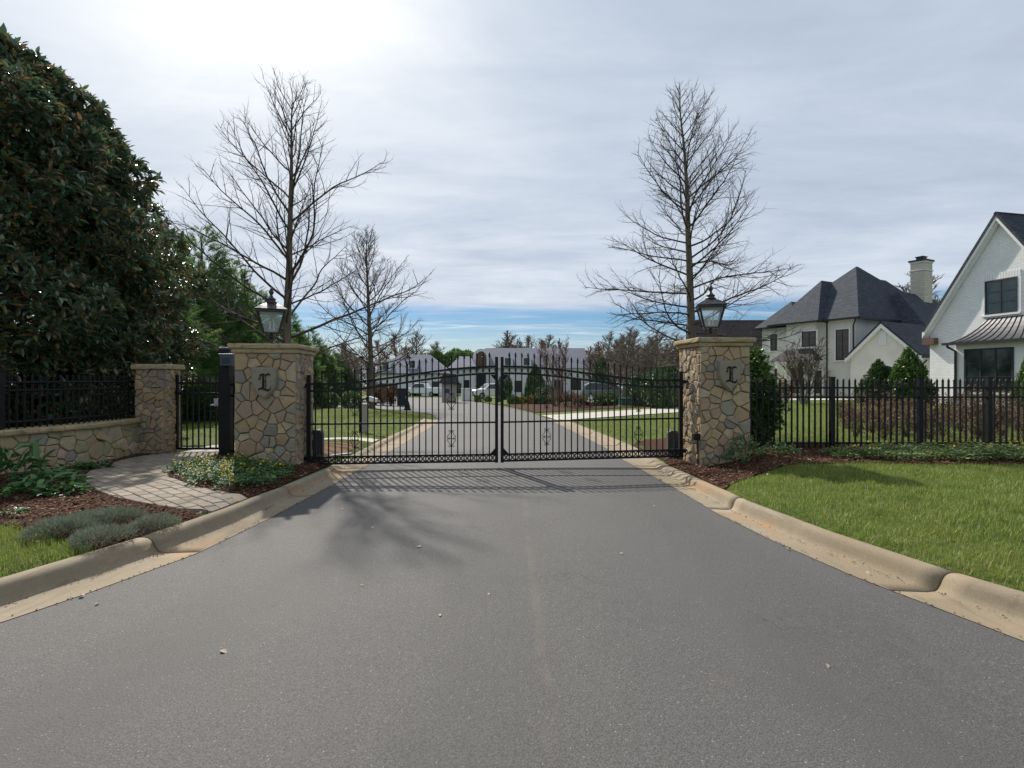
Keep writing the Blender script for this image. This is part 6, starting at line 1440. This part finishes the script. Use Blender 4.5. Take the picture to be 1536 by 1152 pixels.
def cabinet(u, Y, w, h, d, nm, mat, label, cat, feet=True):
    x = PX(u, Y); g = base(Y) if u < 900 else gz(x, Y); r = empty(nm, (x, Y, g + .02), R(8), label, cat)
    MB().box(-w / 2, w / 2, -d / 2, d / 2, .06, h).build('body', mat, r, bevel=.02); MB().box(-w / 2 - .03, w / 2 + .03, -d / 2 - .03, d / 2 + .03, h, h + .05).build('lid', mat, r)
    MB().box(-w / 2 + .06, w / 2 - .06, -d / 2 - .012, -d / 2, .14, h - .08).build('door', mat, r); MB().box(-w / 2 - .05, w / 2 + .05, -d / 2 - .05, d / 2 + .05, -.1, .06).build('plinth', 'pale_concrete', r)
    MB().box(w / 2 - .16, w / 2 - .1, -d / 2 - .03, -d / 2 - .012, h * .45, h * .6).build('handle', 'steel', r)
cabinet(604, 36, .72, 1.2, .45, 'mailbox_cabinet', 'navy_metal', 'dark cluster mailbox cabinet standing by the lamp post', 'mailbox')
cabinet(938, 36.5, .78, .52, .7, 'utility_box', 'box_green', 'low green utility box on grass beyond the driveway', 'utility box')
cabinet(700, 50, 1.0, 1.15, .6, 'roadside_cabinet', 'hydrant_white', 'small white cabinet at the roadside near the pale kiosk', 'cabinet')
# lamp post
def lamp_post():
    Y = 30; x = PX(611, Y); r = empty('lamp_post', (x, Y, base(Y)), .3, 'black fluted street lamp post on the corner of the far lawn', 'street lamp')
    MB().lathe([(.20, 0), (.20, .10), (.15, .16), (.14, .36), (.10, .44), (.09, .52), (.06, .56)], 10).build('base', 'black_metal', r)
    MB().lathe([(.055, .5), (.05, 1.2), (.065, 1.22), (.05, 1.26), (.042, 2.55), (.07, 2.58), (.05, 2.64)], 10).build('pole', 'black_metal', r)
    MB().lathe([(.10, 2.64), (.19, 2.98)], 4, rot=.78).build('glass', 'lamp_glass', r)
    for k in range(4): a = .78 + k * 1.5708; MB().tube([(.10 * math.cos(a), .10 * math.sin(a), 2.64), (.20 * math.cos(a), .20 * math.sin(a), 3.0)], .014, 4).build('cage_bar', 'black_metal', r)
    MB().lathe([(.25, 2.98), (.25, 3.01), (.10, 3.13), (.05, 3.15), (.05, 3.2), (.02, 3.22), (.03, 3.27), (.005, 3.36)], 8).build('cap', 'black_metal', r)
lamp_post()
# gooseneck keypad
def keypad():
    Y = 14.2; x = PX(540, Y); g = base(Y) + .06; r = empty('gooseneck_keypad', (x, Y, g), 0, 'black gooseneck post with pale keypad head on the lawn inside the gate', 'keypad post')
    pts = [(0, 0, -.05), (0, 0, .82)] + [(.15 - .15 * math.cos(a), 0, .82 + .15 * math.sin(a)) for a in np.linspace(.2, 1.45, 6)] + [(.22, 0, .975)]
    MB().tube(pts, .028, 8).build('post', 'black_metal', r, smooth=True); MB().lathe([(.07, -.03), (.07, .02), (.03, .03)], 10).build('foot', 'black_metal', r)
    MB().box(.18, .26, -.07, .07, .90, 1.03).build('mount', 'black_metal', r, bevel=.01); MB().prism([(.26, .90), (.45, .87), (.47, .97), (.26, 1.035)], 'y', -.075, .075).build('keypad_head', 'hydrant_white', r, bevel=.01)
    p = empty('meter_panel', (x + .02, Y + .35, base(Y) + .06), 0, 'pale grey upright panel behind the gooseneck post', 'panel'); MB().box(-.10, .10, -.05, .05, -.05, .78).build('panel', 'pale_concrete', p, bevel=.01); MB().box(-.11, .11, -.06, .06, .78, .81).build('panel_cap', 'pale_concrete', p)
keypad()
def hydrant():
    Y = 35; x = PX(886, Y); r = empty('fire_hydrant', (x, Y, base(Y) + .02), 0, 'red fire hydrant with white top by the dark hedge', 'hydrant')
    MB().lathe([(.17, 0), (.17, .05), (.11, .07), (.11, .45), (.14, .47), (.14, .5)], 12).build('barrel', 'hydrant_red', r); MB().lathe([(.14, .5), (.145, .54), (.12, .62), (.06, .70), (.03, .72), (.03, .77), (.001, .775)], 12).build('bonnet', 'hydrant_white', r)
    for s in (-1, 1): MB().tube([(s * .10, 0, .38), (s * .20, 0, .38)], .055, 8).build('nozzle', 'hydrant_white', r)
    MB().tube([(0, -.10, .36), (0, -.21, .36)], .07, 8).build('pumper_nozzle', 'hydrant_white', r)
hydrant()
# ------------------------------------------------------------------ vehicles
def car(name, loc, rz, body_mat, label, kind):
    """side profile along local x (front at +x), y across"""
    r = empty(name, loc, rz, label, kind)
    if kind == 'suv': L_, W, prof, glass, wx = 4.8, 1.9, [(-2.35, .35), (2.3, .35), (2.4, .6), (2.35, .92), (2.1, 1.05), (1.1, 1.12), (.45, 1.70), (-1.7, 1.78), (-2.25, 1.5), (-2.4, 1.0), (-2.4, .5)], [(.95, 1.14), (.40, 1.64), (-1.65, 1.70), (-2.05, 1.45), (-2.15, 1.12)], 1.45
    elif kind == 'pickup': L_, W, prof, glass, wx = 5.7, 1.95, [(-2.8, .45), (2.7, .45), (2.85, .7), (2.8, 1.05), (2.5, 1.15), (1.45, 1.2), (.85, 1.85), (-.55, 1.88), (-.85, 1.25), (-2.8, 1.25), (-2.85, .7)], [(1.3, 1.22), (.8, 1.78), (-.5, 1.80), (-.7, 1.26)], 1.75
    mb = MB(); n = len(prof); sec = ((-W / 2, .93), (-W / 2 + .06, 1), (W / 2 - .06, 1), (W / 2, .93)); vs = []
    for y, sc in sec:
        for (x, z) in prof:
            zz = z; inn = max(0, (z - 1.15)) * .28; yy = y * (1 - inn / (W / 2) * 1.0); vs.append((x * (1 if abs(y) < W / 2 - .03 else .985), yy, zz))
    fs = [tuple(range(n)), tuple(3 * n + i for i in reversed(range(n)))]
    for k in range(3): fs += [(k * n + i, (k + 1) * n + i, (k + 1) * n + (i + 1) % n, k * n + (i + 1) % n) for i in range(n)]
    mb.add(vs, fs); b = mb.build('body', body_mat, r, bevel=.05)
    for s in (-1, 1):
        vs = [(x, s * (W / 2 * (1 - max(0, z - 1.15) * .28 / (W / 2)) + .008), z) for x, z in glass]; MB().poly(vs).build('side_glass', 'window_glass', r, fix=False)
        for x in (-wx, wx):
            w = MB().tube([(x, s * (W / 2 - .22), .36), (x, s * (W / 2 + .01), .36)], .36, 16).build('wheel', 'tyre', r); MB().tube([(x, s * (W / 2 + .0), .36), (x, s * (W / 2 + .02), .36)], .23, 12).build('rim', 'steel', w)
        MB().box(L_ / 2 - .2, L_ / 2 + .02, s * .78 - .16, s * .78 + .16, .72, .90).build('headlight', 'lamp_glass', r, bevel=.02)
        MB().box(.55, .75, s * (W / 2 + .02) - .08, s * (W / 2 + .02) + .08, 1.12, 1.25).build('mirror', body_mat, r, bevel=.02)
    g0, g1 = prof[5], prof[6]; d = Vector((g1[0] - g0[0], 0, g1[1] - g0[1])); nn = Vector((-d.z, 0, d.x)).normalized() * (-.012 if (-d.z) < 0 else .012)
    P = [Vector((g0[0], y, g0[1])) + d * .1 - nn * -1 * 1 for y in (-W / 2 + .16, W / 2 - .16)] + [Vector((g0[0], y, g0[1])) + d * .93 + nn for y in (W / 2 - .3, -W / 2 + .3)]
    MB().poly(P).build('windscreen', 'window_glass', r, fix=False)
    MB().box(L_ / 2 - .06, L_ / 2 + .035, -.58, .58, .58, .86).build('grille', 'dark_trim', r, bevel=.02); MB().box(L_ / 2 - .12, L_ / 2 + .05, -.9, .9, .38, .52).build('bumper', 'dark_trim', r, bevel=.03)
    return r
car('parked_suv', (PX(736, 62), 62, base(62) + .03), R(205), 'car_white', 'white suv parked nose out before the far house', 'suv')
car('parked_truck', (PX(634, 74), 74, base(74) + .03), R(165), 'car_white', 'white pickup truck parked before the lilac roofed house', 'pickup')
car('parked_car', (PX(914, 47), 47, base(47) + .0), R(-8), 'car_silver', 'silver grey suv parked behind the dark boxwood hedge', 'suv')
